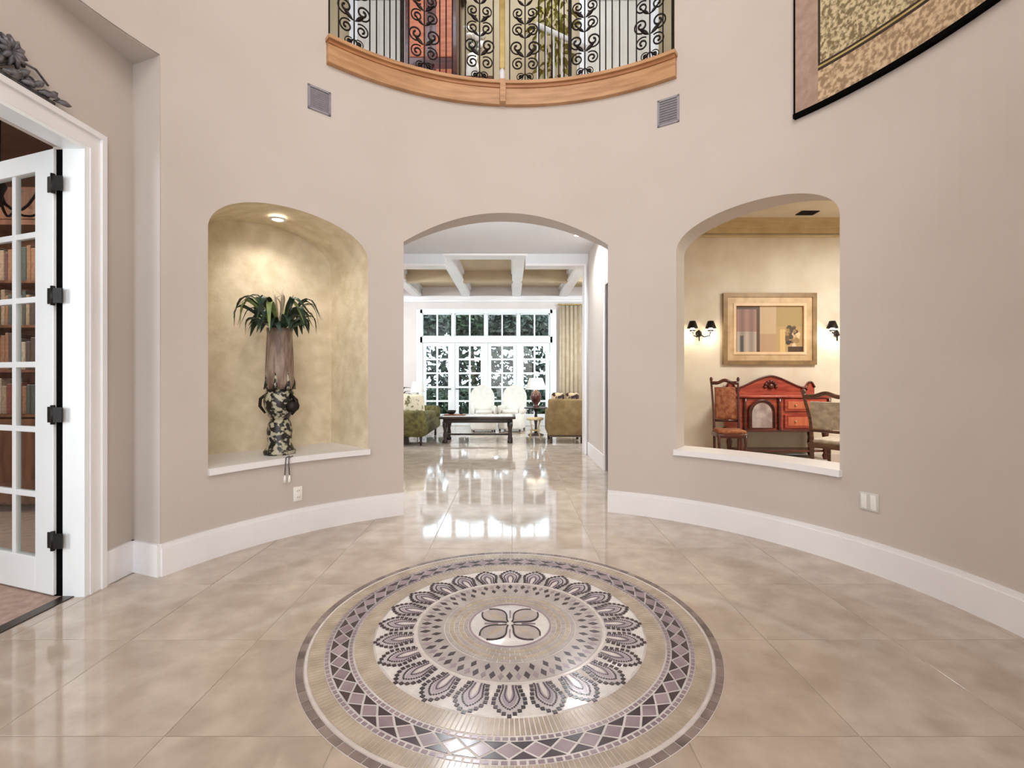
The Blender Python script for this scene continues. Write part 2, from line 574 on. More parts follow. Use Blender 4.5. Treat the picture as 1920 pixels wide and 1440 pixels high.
# niche downlight
def downlight(loc, r, label, power, spot=150, col=(1, 0.9, 0.75), group=None, tilt=(0, 0, 0)):
    t = thing('recessed_light', label, 'ceiling light', loc, 0, group)
    t.rotation_euler = tilt
    G().lathe([(r * 0.82, 0.0), (r * 0.85, -0.008), (r * 1.2, -0.008), (r * 1.25, 0.002)], n=24, cap=False).build('trim_ring', M['trim'], t)
    G().lathe([(r * 0.83, -0.002), (r * 0.83, 0.002)], n=24).build('lens', M['bulb'], t)
    l = light('recessed_lamp', 'SPOT', (loc[0], loc[1], loc[2] - 0.02), power, tilt, 0.05, color=col, spot=spot, blend=0.8)
    return t


M['bulb'] = mat('lit_lens', srgb(255, 250, 235), srgb(255, 246, 228), 2, 0.4, emit=(1, 0.93, 0.8, 1), strength=6)
nl = Vector((CX, CY, 0)) + Vector((math.sin(R_(-48.5)), math.cos(R_(-48.5)), 0)) * 2.72
downlight((nl.x, nl.y, 2.605), 0.055, 'bright recessed light in the soffit of the plant niche', 20, 140, (1, 0.93, 0.82))

# ------------------------------------------------------------------ study doorway recess (left)
XD, DY0, DY1, DZ = -2.48, 0.68, 2.72, 2.60
g = G()
g.b2((XD - 0.18, -0.4, 0), (XD, DY0, 3.6)).b2((XD - 0.18, DY1, 0), (XD, 3.10, 3.6)).b2((XD - 0.18, DY0, DZ), (XD, DY1, 3.6))
g.build('wall_left', M['wall'], label='flat taupe wall around the study doorway', kind=S)
# rounded return from the flat wall to the curved wall, and the recess soffit
a0, a1 = Vector(cyl(-70.3, RW, 0)), Vector((XD - 0.05, 3.09, 0))
g = G()
pl = []
d = (a1 - a0)
for k in range(9):
    u = k / 8
    q = a0 + d * (u * u * 0.12 if u < 1 else 0.12)
    pl.append((q.x + 0.0, q.y - 0.0))
g.prism([(a0.x + 0.001, a0.y - 0.002), (a1.x, a1.y - 0.002), (a1.x, a1.y + 0.05), (a0.x, a0.y + 0.05)], 0, 3.312)
g.build('wall_return', M['wall'], label='narrow taupe return beside the study doorway', kind=S)
g = G()
sof = [cyl(t, RW + 0.01, 0)[:2] for t in (-70.3, -76, -82, -88, -94, -100, -108, -116, -128)]
g.prism(sof + [(-2.6, 0.5), (-2.6, 3.12)], 3.310, 3.36)
g.build('ceiling_recess', M['wall'], label='low taupe soffit over the study doorway', kind=S)
g = G().b2((XD - 0.01, DY1 + 0.115, 0), (XD + 0.02, 3.07, 0.205))
dv = (a1 - a0).normalized()
nn = Vector((dv.y, -dv.x, 0))
if nn.y > 0:
    nn = -nn
q0, q1 = a0 - dv * 0.005, a1
g.prism([(q0.x, q0.y), (q1.x, q1.y), (q1.x + nn.x * 0.02, q1.y + nn.y * 0.02), (q0.x + nn.x * 0.02, q0.y + nn.y * 0.02)], 0, 0.205)
g.build('baseboard_recess', M['trim'], label='white baseboard beside the study doorway', kind=S)
# casing and jamb
tr = thing('trim_3', 'white stepped casing around the study doorway', None, (XD, DY1, 0), kind=S)
off = (XD, DY1, 0)
for (y0, y1) in ((DY1, DY1 + 0.115), (DY0 - 0.115, DY0)):
    s = 1 if y0 == DY1 else -1
    g = G().b2((XD, y0, 0), (XD + 0.022, y1 - 0.002, DZ))
    if s > 0:
        g.b2((XD, y1 - 0.032, 0), (XD + 0.036, y1, DZ + 0.083)).b2((XD + 0.001, y0 + 0.012, 0), (XD + 0.028, y0 + 0.026, DZ))
    g.build('casing_leg', M['trim'], tr, off)
G().b2((XD, DY0 - 0.115, DZ), (XD + 0.022, DY1 + 0.083, DZ + 0.083)).b2((XD, DY0 - 0.115, DZ + 0.083), (XD + 0.036, DY1 + 0.115, DZ + 0.115)).build('casing_head', M['trim'], tr, off)
G().b2((XD - 0.105, DY1 - 0.02, 0), (XD + 0.021, DY1 + 0.003, DZ - 0.001)).build('jamb', M['door_white'], tr, off)
G().b2((XD - 0.185, DY0 - 0.002, 0), (XD + 0.004, DY0 + 0.02, DZ)).build('jamb', M['door_white'], tr, off)
G().b2((XD - 0.106, DY0, DZ - 0.021), (XD + 0.0205, DY1 - 0.019, DZ + 0.003)).build('head_jamb', M['door_white'], tr, off)
G().b2((XD - 0.11, DY0, 0.0), (XD - 0.04, DY1, 0.006)).build('threshold', M['dark_wood'], tr, off)

# open french door leaf: local x runs from the hinge along the leaf
def french_leaf(root, W, Hh, cols, rows, stile, rail_t, rail_b, munt, thick, z0=0.012):
    g = G().box((stile / 2, 0, z0 + Hh / 2), (stile, thick, Hh), 0.003, seg=1)
    g.build('stile', M['door_white'], root)
    G().box((W - stile / 2, 0, z0 + Hh / 2), (stile, thick, Hh), 0.003, seg=1).build('stile', M['door_white'], root)
    G().box((W / 2, 0, z0 + rail_b / 2), (W - 2 * stile, thick, rail_b), 0.003, seg=1).build('rail', M['door_white'], root)
    G().box((W / 2, 0, z0 + Hh - rail_t / 2), (W - 2 * stile, thick, rail_t), 0.003, seg=1).build('rail', M['door_white'], root)
    iw, ih = W - 2 * stile, Hh - rail_t - rail_b
    pw, ph = (iw - munt * (cols - 1)) / cols, (ih - munt * (rows - 1)) / rows
    for c in range(1, cols):
        x = stile + c * pw + (c - 0.5) * munt
        G().box((x, 0, z0 + rail_b + ih / 2), (munt, thick * 0.7, ih), 0.003, seg=1).build('muntin', M['door_white'], root)
    for r in range(1, rows):
        z = z0 + rail_b + r * ph + (r - 0.5) * munt
        G().box((W / 2, 0, z), (iw, thick * 0.66, munt), 0.003, seg=1).build('muntin', M['door_white'], root)
    first = None
    for c in range(cols):
        for r in range(rows):
            loc = (stile + c * (pw + munt) + pw / 2, 0, z0 + rail_b + r * (ph + munt) + ph / 2)
            if first is None:
                first = G().box((0, 0, 0), (pw + 0.006, 0.004, ph + 0.006)).build('pane', M['glass'], root)
                first.location = loc
            else:
                shared(first, root, loc)


leaf = thing('door_1', 'white french door leaf standing open into the study', None, (XD - 0.146, DY1 - 0.010, 0), math.atan2(0.317, -0.948), kind=S)
french_leaf(leaf, 1.0, DZ - 0.035, 3, 6, 0.165, 0.11, 0.2, 0.034, 0.040)
for hz in (0.33, 1.05, 1.73, 2.37):
    hg = G().tube([(-0.018, 0.030, hz - 0.055), (-0.018, 0.030, hz + 0.055)], 0.011, 10)
    hg.box((0.010, 0.0255, hz), (0.050, 0.006, 0.09)).box((-0.048, 0.022, hz), (0.050, 0.010, 0.085), rz=0.32)
    hg.build('hinge', M['bronze'], leaf)
G().b2((XD - 0.160, DY1 - 0.014, 0.0), (XD - 0.106, DY1 - 0.004, DZ - 0.022)).build('gap_shade', M['black'], tr, off)  # black strip painting the shaded gap between leaf and jamb

# unseen vestibule box added behind the camera to keep sky light out
g = G().b2((-1.80, -1.62, 0), (-1.70, 0.47, 4.75)).b2((1.82, -1.62, 0), (1.92, 0.47, 4.75)).b2((-1.80, -1.72, 0), (1.92, -1.62, 4.75)).b2((-1.80, -1.72, 4.70), (1.92, 0.47, 4.80))
g.build('wall_sky_block', M['wall'], label='added unseen vestibule walls behind the viewer blocking the sky light', kind=S)
# ------------------------------------------------------------------ study behind the door
G().b2((-7.2, -0.4, -0.002), (XD - 0.10, 4.9, 0.003)).build('floor_study', M['study_rug'], label='rose tan carpet of the study', kind=S)
G().b2((-7.2, 4.75, 0), (XD - 0.18, 4.9, 3.2)).build('wall_study', M['study_wood'], label='brown wood panelled wall of the study', kind=S)
G().b2((-7.3, -0.5, 0), (-7.2, 4.9, 3.2)).build('wall_study_side', M['study_wood'], label='brown wood panelled side wall of the study', kind=S)
G().b2((-7.3, -0.6, 0), (XD - 0.18, -0.4, 3.2)).build('wall_study_back', M['cream'], label='cream back wall of the study', kind=S)
G().b2((-7.3, -0.6, 3.2), (XD - 0.18, 4.9, 3.3)).build('ceiling_study', M['dark_wood'], label='dark wood ceiling of the study', kind=S)
light('study_fill', 'AREA', (-4.6, 3.2, 3.10), 46, (R_(38), 0, 0), 1.2, 0.5, (1, 0.90, 0.8))  # unseen lamp added to brighten the bookcase
light('study_front_fill', 'AREA', (-4.7, -0.35, 1.7), 95, (R_(90), 0, 0), 1.6, 1.8, (0.93, 0.97, 1.0))  # unseen lamp added to brighten the door leaf, no window here
bc = thing('bookcase', 'tall brown wooden bookcase seen through the open study door', 'bookcase', (-4.95, 4.73, 0))
G().b2((-0.62, -0.33, 0), (-0.59, 0, 2.75)).build('side_panel', M['brown_wood'], bc)
G().b2((0.59, -0.33, 0), (0.62, 0, 2.75)).build('side_panel', M['brown_wood'], bc)
G().b2((-0.02, -0.33, 0.9), (0.02, 0, 2.7)).build('divider', M['brown_wood'], bc)
G().b2((-0.59, -0.02, 0), (0.59, 0, 2.75)).build('back_panel', M['brown_wood'], bc)
G().b2((-0.66, -0.36, 2.75), (0.66, 0, 2.84)).b2((-0.64, -0.345, 2.70), (0.64, 0, 2.75)).build('cornice', M['brown_wood'], bc)
SH = (0.9, 1.32, 1.74, 2.16)
for z in (0.08,) + SH:
    G().b2((-0.59, -0.32, z), (0.59, -0.01, z + 0.025)).build('shelf', M['brown_wood'], bc)
for x in (-0.3, 0.3):
    dr = G().box((x, -0.325, 0.49), (0.56, 0.022, 0.78), 0.006, seg=1).build('cabinet_door', M['brown_wood'], bc)
    G().ball((x - math.copysign(0.22, x), -0.345, 0.55), (0.014, 0.014, 0.014), 8).build('knob', M['bronze'], dr)
random.seed(5)
bcols = [mat('book_cloth_%d' % i, srgb(*c), srgb(*[int(v * 0.8) for v in c]), 30, 0.7) for i, c in enumerate(
    [(140, 70, 58), (164, 116, 86), (92, 78, 70), (178, 148, 122), (118, 74, 76), (200, 176, 156), (86, 92, 86)])]
bnames = ['dark red', 'tan', 'charcoal', 'sand', 'plum', 'cream', 'grey green']
ORD = ['first', 'second', 'third', 'fourth', 'fifth', 'sixth', 'seventh', 'eighth', 'ninth', 'tenth', 'eleventh', 'twelfth', 'thirteenth', 'fourteenth']
for si, z in enumerate(SH):
    x = 0.03
    k = 0
    while x < 0.5 and k < 14:
        wd = random.uniform(0.030, 0.05)
        hb = random.uniform(0.26, 0.35)
        ci = random.randrange(7)
        bk_o = thing('book', '%s spined book, %s from the divider on the %s bookcase shelf' % (bnames[ci], ORD[k], ['lowest', 'second', 'third', 'top'][si]), 'book',
                     (-4.95 + x + wd / 2, 4.73 - 0.19, z + 0.026), 0, 'books in the study bookcase')
        G().box((0, 0, hb / 2), (wd - 0.002, 0.20, hb), 0.004, seg=1).build('cover', bcols[ci], bk_o)
        G().box((0, 0.0, hb + 0.0005 - 0.004), (wd - 0.010, 0.19, 0.010)).build('pages', M['plate'], bk_o)
        x += wd + 0.001
        k += 1
ch = thing('iron_chandelier', 'black iron chandelier hanging inside the study', 'chandelier', (-3.55, 3.25, 2.45))
G().tube([(0, 0, 0.12), (0, 0, 0.75)], 0.008, 8).build('chain', M['iron'], ch)
G().lathe([(0.01, 0), (0.035, 0.03), (0.02, 0.08), (0.04, 0.14), (0.012, 0.2)], n=12).build('hub', M['iron'], ch)
for k in range(6):
    a = k * math.pi / 3
    pts = []
    for i in range(9):
        u = i / 8
        r = 0.32 * u
        pts.append((r * math.cos(a), r * math.sin(a), 0.06 - 0.12 * math.sin(u * math.pi) + 0.16 * u * u))
    arm = G().tube(pts, 0.009, 6).build('arm', M['iron'], ch)
    G().lathe([(0.03, 0.22), (0.012, 0.235), (0.012, 0.30), (0.004, 0.315)], (0.32 * math.cos(a), 0.32 * math.sin(a), 0), 10).build('candle', M['plate'], arm)

# ------------------------------------------------------------------ iron overdoor ornament
od = thing('iron_overdoor', 'pewter grey wrought iron scroll ornament over the study door casing', 'ornament', (XD + 0.02, 1.74, DZ + 0.13))
def spiral(c, r0, r1, turns, a0, n=28, flip=1):
    return [(c[0], c[1] + flip * (r0 + (r1 - r0) * i / n) * math.cos(a0 + turns * 2 * math.pi * i / n), c[2] + (r0 + (r1 - r0) * i / n) * math.sin(a0 + turns * 2 * math.pi * i / n)) for i in range(n + 1)]
G().tube([(0, -0.78, 0.0), (0, 0.78, 0.0)], 0.010, 6).build('base_bar', M['antique'], od)
LV = []
random.seed(4)
for k in range(17):
    cy = 0.08 + 0.043 * k
    LV.append((cy, 0.012, 0.55 + 0.5 * (k % 2) - 0.35 * (cy > 0.5), 0.075 + 0.02 * (k % 3)))
for k in range(11):
    LV.append((0.55, 0.125, k * 0.571, 0.075))
for k in range(9):
    LV.append((0.30, 0.20, k * 0.698, 0.10))
for k in range(9):
    LV.append((0.02, 0.28, -0.6 + k * 0.5, 0.12))
for s in (1, -1):
    for (cy, cz, rr) in ((0.74, 0.028, 0.022), (0.66, 0.04, 0.034), (0.55, 0.125, 0.045), (0.44, 0.06, 0.05), (0.42, 0.16, 0.05), (0.30, 0.20, 0.06), (0.22, 0.08, 0.07), (0.14, 0.20, 0.07), (0.08, 0.09, 0.06)):
        G().tube(spiral((0, s * cy, cz), 0.006, rr, 1.7, 0.4, flip=s), 0.006, 6).build('scroll', M['antique'], od)
    G().tube([(0, s * (0.1 + 0.065 * i), 0.05 + 0.07 * math.sin(i * 0.9) + 0.05 * (1 - i / 10)) for i in range(11)], 0.006, 6).build('vine', M['antique'], od)
    for (cy, cz, an, ln) in LV:
        g = G()
        vs = []
        for i in range(7):
            u = i / 6
            wd = 0.016 * math.sin(math.pi * (0.08 + 0.9 * u))
            yy, zz = cy + ln * u * math.cos(an), cz + ln * u * math.sin(an)
            nx, nz = -math.sin(an) * wd, math.cos(an) * wd
            vs += [(0.012 + 0.02 * math.sin(u * 3), s * (yy + nx), zz + nz), (0.020 + 0.02 * math.sin(u * 3), s * yy, zz), (0.012 + 0.02 * math.sin(u * 3), s * (yy - nx), zz - nz), (0.004, s * yy, zz)]
        fs = []
        for i in range(6):
            for k in range(4):
                fs.append((i * 4 + k, i * 4 + (k + 1) % 4, i * 4 + 4 + (k + 1) % 4, i * 4 + 4 + k))
        g.add(vs, fs, True).build('leaf', M['antique'], od)

# ------------------------------------------------------------------ balcony trim and railing
bt = thing('balcony_trim', 'curved light oak fascia below the upstairs iron railing', 'balcony trim', cyl(-3.6, RW, 3.92))
boff = cyl(-3.6, RW, 3.92)
for nm, (t0, t1) in (('l', (-42.0, -4.25)), ('r', (-2.95, 35.0))):
    G().slab(t0, t1, RW - 0.050, RW + 0.05, 3.92, 4.075, 30).build('fascia', M['oak'], bt, boff)
    G().slab(t0 - (0.2 if nm == 'l' else 0), t1 + (0.2 if nm == 'r' else 0), RW - 0.085, RW + TW + 0.02, 4.105, 4.135, 30).build('cap', M['oak'], bt, boff)
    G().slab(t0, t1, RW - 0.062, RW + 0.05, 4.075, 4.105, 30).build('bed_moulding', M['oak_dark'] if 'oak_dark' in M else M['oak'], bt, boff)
G().slab(-4.25, -2.95, RW - 0.095, RW + TW + 0.02, 3.925, 4.14, 4).build('key_block', M['oak'], bt, boff)

RR = RW + 0.08
rl = thing('balcony_railing', 'black wrought iron scroll railing of the upstairs balcony', 'railing', cyl(-3.6, RR, 4.135))
ro = cyl(-3.6, RR, 4.135)
ZB, ZR = 4.135, 5.10
for t in (-40.9, -25.8, 11.7, 33.7):
    p = cyl(t, RR, 0)
    wd = 0.034 if t in (-25.8, 11.7) else 0.022
    G().box((p[0], p[1], (ZB + ZR) / 2), (wd, wd, ZR - ZB), 0.003, rz=-R_(t), seg=1).build('post', M['iron'], rl, ro)
gpic = []
for t in (-38.9, -32.6, -31.2, -29.6, -28.4, -27.1, -24.4, -17.6, -16.2, -14.8, -13.2, -11.9, -5.6, -1.9, 4.7, 6.1, 7.6, 9.2, 10.4, 18.3, 19.6, 21.0, 22.6, 24.4, 26.2, 31.7):
    p = cyl(t, RR, 0)
    G().tube([(p[0], p[1], ZB), (p[0], p[1], ZR)], 0.0065, 6).build('picket', M['iron'], rl, ro)
pc = cyl(-3.6, RR, 0)
nwl = G().box((pc[0], pc[1], (ZB + ZR) / 2 + 0.1), (0.055, 0.05, ZR - ZB - 0.2), 0.006, rz=R_(3.6), seg=1).build('newel_post', M['gold'], rl, ro)
G().lathe([(0.034, 0), (0.038, 0.03), (0.026, 0.06), (0.032, 0.16), (0.022, 0.21)], (pc[0] - ro[0], pc[1] - ro[1], 0), 14).build('newel_base', M['trim'], nwl)
G().slab(-42, 34.8, RR - 0.03, RR + 0.03, ZR, ZR + 0.05, 40).build('handrail', M['oak'], rl, ro)
G().slab(-41, 33.8, RR - 0.008, RR + 0.008, ZB + 0.035, ZB + 0.05, 40).build('bottom_rail', M['iron'], rl, ro)
scr = lsc = None
for pi_, t in enumerate((-35.8, -21.0, -8.7, 1.6, 15.0, 29.0)):
    p = cyl(t, RR, 0)
    g = G().tube([(0, 0, 0.04), (0, 0, ZR - ZB)], 0.007, 6)
    pan = g.build('scroll_panel', M['iron'], rl)
    pan.location = (p[0] - ro[0], p[1] - ro[1], 0)
    pan.rotation_euler = (0, 0, -R_(t))
    if scr is None:
        pts = [(0.006, 0, 0.0)]
        n = 30
        pts = []
        for i in range(n + 1):
            u = i / n
            a = -math.pi * 0.5 + 2 * math.pi * 1.6 * u
            r = 0.012 + 0.056 * u
            pts.append((0.075 + r * math.cos(a), 0, r * math.sin(a)))
        scr = G().tube(pts, [0.010 - 0.004 * i / n for i in range(n + 1)], 6).mesh('scroll')
        scr.materials.append(M['iron'])
        lg = G()
        vs = []
        for i in range(6):
            u = i / 5
            wd = 0.020 * math.sin(math.pi * (0.06 + 0.92 * u))
            x, z = 0.01 + 0.085 * u, 0.075 * u
            vs += [(x - wd * 0.6, 0, z + wd * 0.8), (x, -0.012, z), (x + wd * 0.6, 0, z - wd * 0.8), (x, 0.006, z)]
        fs = []
        for i in range(5):
            for k in range(4):
                fs.append((i * 4 + k, i * 4 + (k + 1) % 4, i * 4 + 4 + (k + 1) % 4, i * 4 + 4 + k))
        lsc = lg.add(vs, fs, True).mesh('scroll_leaf')
        lsc.materials.append(M['iron'])
    for sx in (1, -1):
        for z, sc, fz in ((0.13, 0.62, 1), (0.26, 0.95, 1), (0.43, 1.08, -1), (0.60, 0.95, 1), (0.77, 0.9, -1)):
            s_ = bpy.data.objects.new('scroll', scr)
            s_.location, s_.scale = (0, 0, z), (sx * sc, 1, fz * sc)
            link(s_, pan)
        for z, sc, fz in ((0.16, 0.7, -1), (0.33, 1.0, 1), (0.52, 0.8, 1), (0.66, 1.0, 1), (0.84, 0.8, 1)):
            s_ = bpy.data.objects.new('leaf', lsc)
            s_.location, s_.scale = (0, 0, z), (sx * sc, 1, fz * sc)
            link(s_, pan)

# ------------------------------------------------------------------ gallery behind the railing
LZ = 4.0
g = G()
sp = [cyl(t, RW + 0.10, 0)[:2] for t in range(-60, 61, 6)]
g.prism(sp + [(4.2, 6.6), (-4.2, 6.6)], LZ - 0.12, LZ)
g.build('floor_gallery', M['oak'], label='oak floor of the upstairs gallery', kind=S)
YL = 6.45
G().b2((-4.2, YL, LZ), (4.2, YL + 0.12, 6.95)).build('wall_gallery', M['tan_wall'], label='cream wall of the upstairs gallery', kind=S)
G().b2((-2.75, 4.0, LZ), (-2.65, YL, 6.95)).build('wall_gallery_left', M['tan_wall'], label='cream left wall of the upstairs gallery', kind=S)
G().b2((2.45, 4.0, LZ), (2.55, YL, 6.95)).build('wall_gallery_right', M['tan_wall'], label='cream right wall of the upstairs gallery', kind=S)
G().prism(sp + [(4.2, 6.6), (-4.2, 6.6)], 6.9, 7.0).build('ceiling_gallery', M['ceiling'], label='white ceiling of the upstairs gallery', kind=S)
light('gallery_fill', 'AREA', (0, 5.6, 6.8), 12, (0, 0, 0), 2.6, 0.5, (1, 0.93, 0.82))  # fill lamp added out of view to brighten the gallery
for di, (x0, x1, lab) in enumerate(((-2.10, -1.42, 'white panelled gallery door left of the armoire'), (1.02, 1.88, 'white panelled gallery door right of the leafy tree'))):
    dt = thing('door_%d' % (6 + di), lab, None, ((x0 + x1) / 2, YL, LZ), kind=S)
    wd = x1 - x0
    G().b2((-wd / 2, -0.05, 0.01), (wd / 2, -0.005, 2.42)).build('slab', M['door_cream'], dt)
    for sx in (-1, 1):
        G().b2((sx * (wd / 2 + 0.05) - 0.05, -0.075, 0), (sx * (wd / 2 + 0.05) + 0.05, 0, 2.5)).b2((sx * (wd / 2 + 0.085) - 0.018, -0.10, 0), (sx * (wd / 2 + 0.085) + 0.018, 0, 2.5)).build('casing_leg', M['trim'], dt)
        for z0, z1 in ((0.2, 0.95), (1.1, 2.28)):
            G().box((sx * wd * 0.22, -0.056, (z0 + z1) / 2), (wd * 0.30, 0.022, z1 - z0), 0.010, seg=1).build('raised_panel', M['door_cream'], dt)
    G().b2((-wd / 2 - 0.1, -0.08, 2.42), (wd / 2 + 0.1, 0, 2.56)).build('casing_head', M['trim'], dt)
    G().tube([(wd / 2 - 0.06, -0.05, 1.0), (wd / 2 - 0.06, -0.10, 1.0)], 0.02, 10).build('door_knob', M['bronze'], dt)
ar = thing('armoire', 'tall reddish brown armoire on the upstairs gallery', 'armoire', (-1.02, 6.42, LZ))
G().b2((-0.33, -0.5, 0.08), (0.33, 0, 2.35)).build('body', M['brown_wood'], ar)
G().b2((-0.37, -0.54, 2.35), (0.37, 0, 2.40)).b2((-0.40, -0.57, 2.40), (0.40, 0, 2.45)).build('cornice', M['dark_wood'], ar)
for sx in (-1, 1):
    dr = G().box((sx * 0.165, -0.512, 1.25), (0.31, 0.025, 2.1), 0.005, seg=1).build('cabinet_door', M['cherry_dark'], ar)
    G().box((sx * 0.165, -0.528, 1.75), (0.20, 0.012, 0.9), 0.005, seg=1).build('panel', M['rust'], dr)
    G().box((sx * 0.165, -0.528, 0.75), (0.20, 0.012, 0.8), 0.005, seg=1).build('panel', M['rust'], dr)
    G().ball((sx * 0.03, -0.54, 1.2), (0.015, 0.015, 0.015), 8).build('knob', M['bronze'], dr)
G().b2((-0.35, -0.52, 0), (0.35, 0, 0.08)).build('plinth', M['dark_wood'], ar)


def blade(L, wd, droop, rise, n=8, twist=0.0):
    """arching leaf blade growing along +x"""
    vs, fs = [], []
    for i in range(n + 1):
        u = i / n
        x = L * (u - 0.12 * u * u * droop)
        z = rise * math.sin(min(1, u * 1.15) * math.pi * 0.62) - droop * L * u * u * u
        hw = wd * math.sin(math.pi * (0.06 + 0.92 * u)) * 0.5
        vs += [(x, -hw, z + hw * 0.35), (x, 0, z), (x, hw, z + hw * 0.35)]
    for i in range(n):
        for k in range(2):
            a = i * 3 + k
            fs.append((a, a + 1, a + 4, a + 3))
    return G().add(vs, fs, True)


random.seed(11)
tr_ = thing('potted_tree', 'leafy yellow green tree in a pot on the upstairs gallery', 'plant', (0.52, 6.0, LZ))
G().lathe([(0.13, 0), (0.19, 0.32), (0.21, 0.34), (0.20, 0.36), (0.16, 0.36), (0.15, 0.33)], n=20).build('pot', M['plate'], tr_)
G().tube([(0, 0, 0.3), (0.02, 0.01, 0.8), (-0.01, 0, 1.3), (0.01, 0, 1.7)], [0.025, 0.022, 0.018, 0.01], 8).build('trunk', M['brown_wood'], tr_)
lm = blade(0.16, 0.06, 0.5, 0.03, 4).mesh('leaf')
lm.materials.append(M['leaf_yellow'])
for k in range(130):
    u = random.random()
    z = 1.15 + 1.15 * u
    rr = 0.26 * math.sin(math.pi * (0.12 + 0.82 * u)) * random.uniform(0.3, 1)
    a = random.uniform(0, 6.283)
    l_ = bpy.data.objects.new('leaf', lm)
    l_.location = (rr * math.cos(a), rr * math.sin(a), z)
    l_.rotation_euler = (random.uniform(-0.6, 0.6), random.uniform(-0.4, 0.7), a + random.uniform(-0.5, 0.5))
    link(l_, tr_)
va = thing('flower_vase', 'white flowers in a pale vase beside the armoire on the gallery', 'vase', (-0.48, 5.7, LZ + 0.85))
G().lathe([(0.05, 0), (0.09, 0.1), (0.07, 0.22), (0.05, 0.28), (0.065, 0.33)], n=18).build('vase', M['plate'], va)
random.seed(3)
fm = None
for k in range(16):
    a, r = random.uniform(0, 6.283), random.uniform(0, 0.14)
    x, y, z = r * math.cos(a), r * math.sin(a), 0.46 + random.uniform(-0.06, 0.14)
    fl_ = G().lathe([(0.012, -0.02), (0.035, 0.0), (0.045, 0.02), (0.025, 0.03), (0.008, 0.025)], n=9).build('flower', M['plate'], va)
    fl_.location = (x, y, z)
    fl_.rotation_euler = (random.uniform(-0.6, 0.6), random.uniform(-0.6, 0.6), 0)
    G().tube([(x * 0.2, y * 0.2, 0.28), (x * 0.7, y * 0.7, 0.38), (x, y, z - 0.01)], 0.004, 5).build('stem', M['leaf'], va)
ct = thing('console_table', 'narrow brown console table under the white flowers upstairs', 'table', (-0.48, 5.7, LZ))
G().box((0, 0, 0.83), (0.5, 0.3, 0.04), 0.006, seg=1).build('table_top', M['brown_wood'], ct)
for sx in (-1, 1):
    for sy in (-1, 1):
        G().lathe([(0.016, 0), (0.022, 0.3), (0.015, 0.4), (0.026, 0.6), (0.026, 0.81)], (sx * 0.21, sy * 0.11, 0), 10).build('leg', M['brown_wood'], ct)
hr = thing('stair_banister', 'pale sloping stair banister at the back of the gallery', 'banister', (0.55, 5.3, LZ))
G().tube([(-0.28, 0, 1.26), (0.32, 0.05, 1.02)], 0.028, 8).build('handrail', M['door_white'], hr)
for k in range(7):
    u = k / 6
    x, z = -0.26 + 0.55 * u, 1.24 - 0.225 * u
    G().tube([(x, 0.05 * u, 0), (x, 0.05 * u, z)], 0.011, 6).build('baluster', M['door_white'], hr)
# ------------------------------------------------------------------ vents, plates, tapestry on the round wall
def on_wall(name, label, cat, t, z, r=RW, group=None):
    o = thing(name, label, cat, cyl(t, r, z), -R_(t), group)   # local -y points into the room
    return o


for lab, t, z, hh in (('grey louvred air vent left of the balcony', -43.4, 3.59, 0.20), ('grey louvred air vent right of the balcony', 33.3, 3.65, 0.24)):
    v = on_wall('air_vent', lab, 'vent', t, z, group='air vents below the balcony')
    wv = 0.19
    G().b2((-wv / 2, -0.012, hh / 2 - 0.018), (wv / 2, 0, hh / 2)).b2((-wv / 2, -0.012, -hh / 2), (wv / 2, 0, -hh / 2 + 0.018)).b2((-wv / 2, -0.012, -hh / 2), (-wv / 2 + 0.018, 0, hh / 2)).b2((wv / 2 - 0.018, -0.012, -hh / 2), (wv / 2, 0, hh / 2)).build('frame', M['vent'], v)
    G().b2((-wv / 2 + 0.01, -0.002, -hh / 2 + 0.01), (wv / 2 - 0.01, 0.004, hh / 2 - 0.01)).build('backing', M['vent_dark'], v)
    nsl = 9
    for k in range(nsl):
        zz = -hh / 2 + 0.03 + (hh - 0.06) * k / (nsl - 1)
        G().box((0, -0.007, zz), (wv - 0.036, 0.002, 0.014), rx=0.6).build('slat', M['vent'], v)

ot = on_wall('wall_outlet', 'small white power outlet under the plant niche', 'outlet', -47.5, 0.325)
G().box((0, -0.004, 0), (0.072, 0.007, 0.118), 0.003).build('plate', M['plate'], ot)
for zz in (-0.026, 0.026):
    s_ = G().box((0, -0.008, zz), (0.036, 0.004, 0.032), 0.002).build('socket', M['plate'], ot)
    G().box((-0.007, -0.0103, zz), (0.003, 0.001, 0.010)).box((0.007, -0.0103, zz), (0.003, 0.001, 0.012)).build('slot', M['black'], s_)
sw = on_wall('wall_switch', 'white double switch plate low on the right wall', 'switch', 68.4, 0.455)
G().box((0, -0.004, 0), (0.118, 0.007, 0.118), 0.003).build('plate', M['vent_light'], sw)
for xx in (-0.028, 0.028):
    G().box((xx, -0.009, 0), (0.034, 0.006, 0.098), 0.002, rx=0.04).build('rocker', M['plate'], sw)

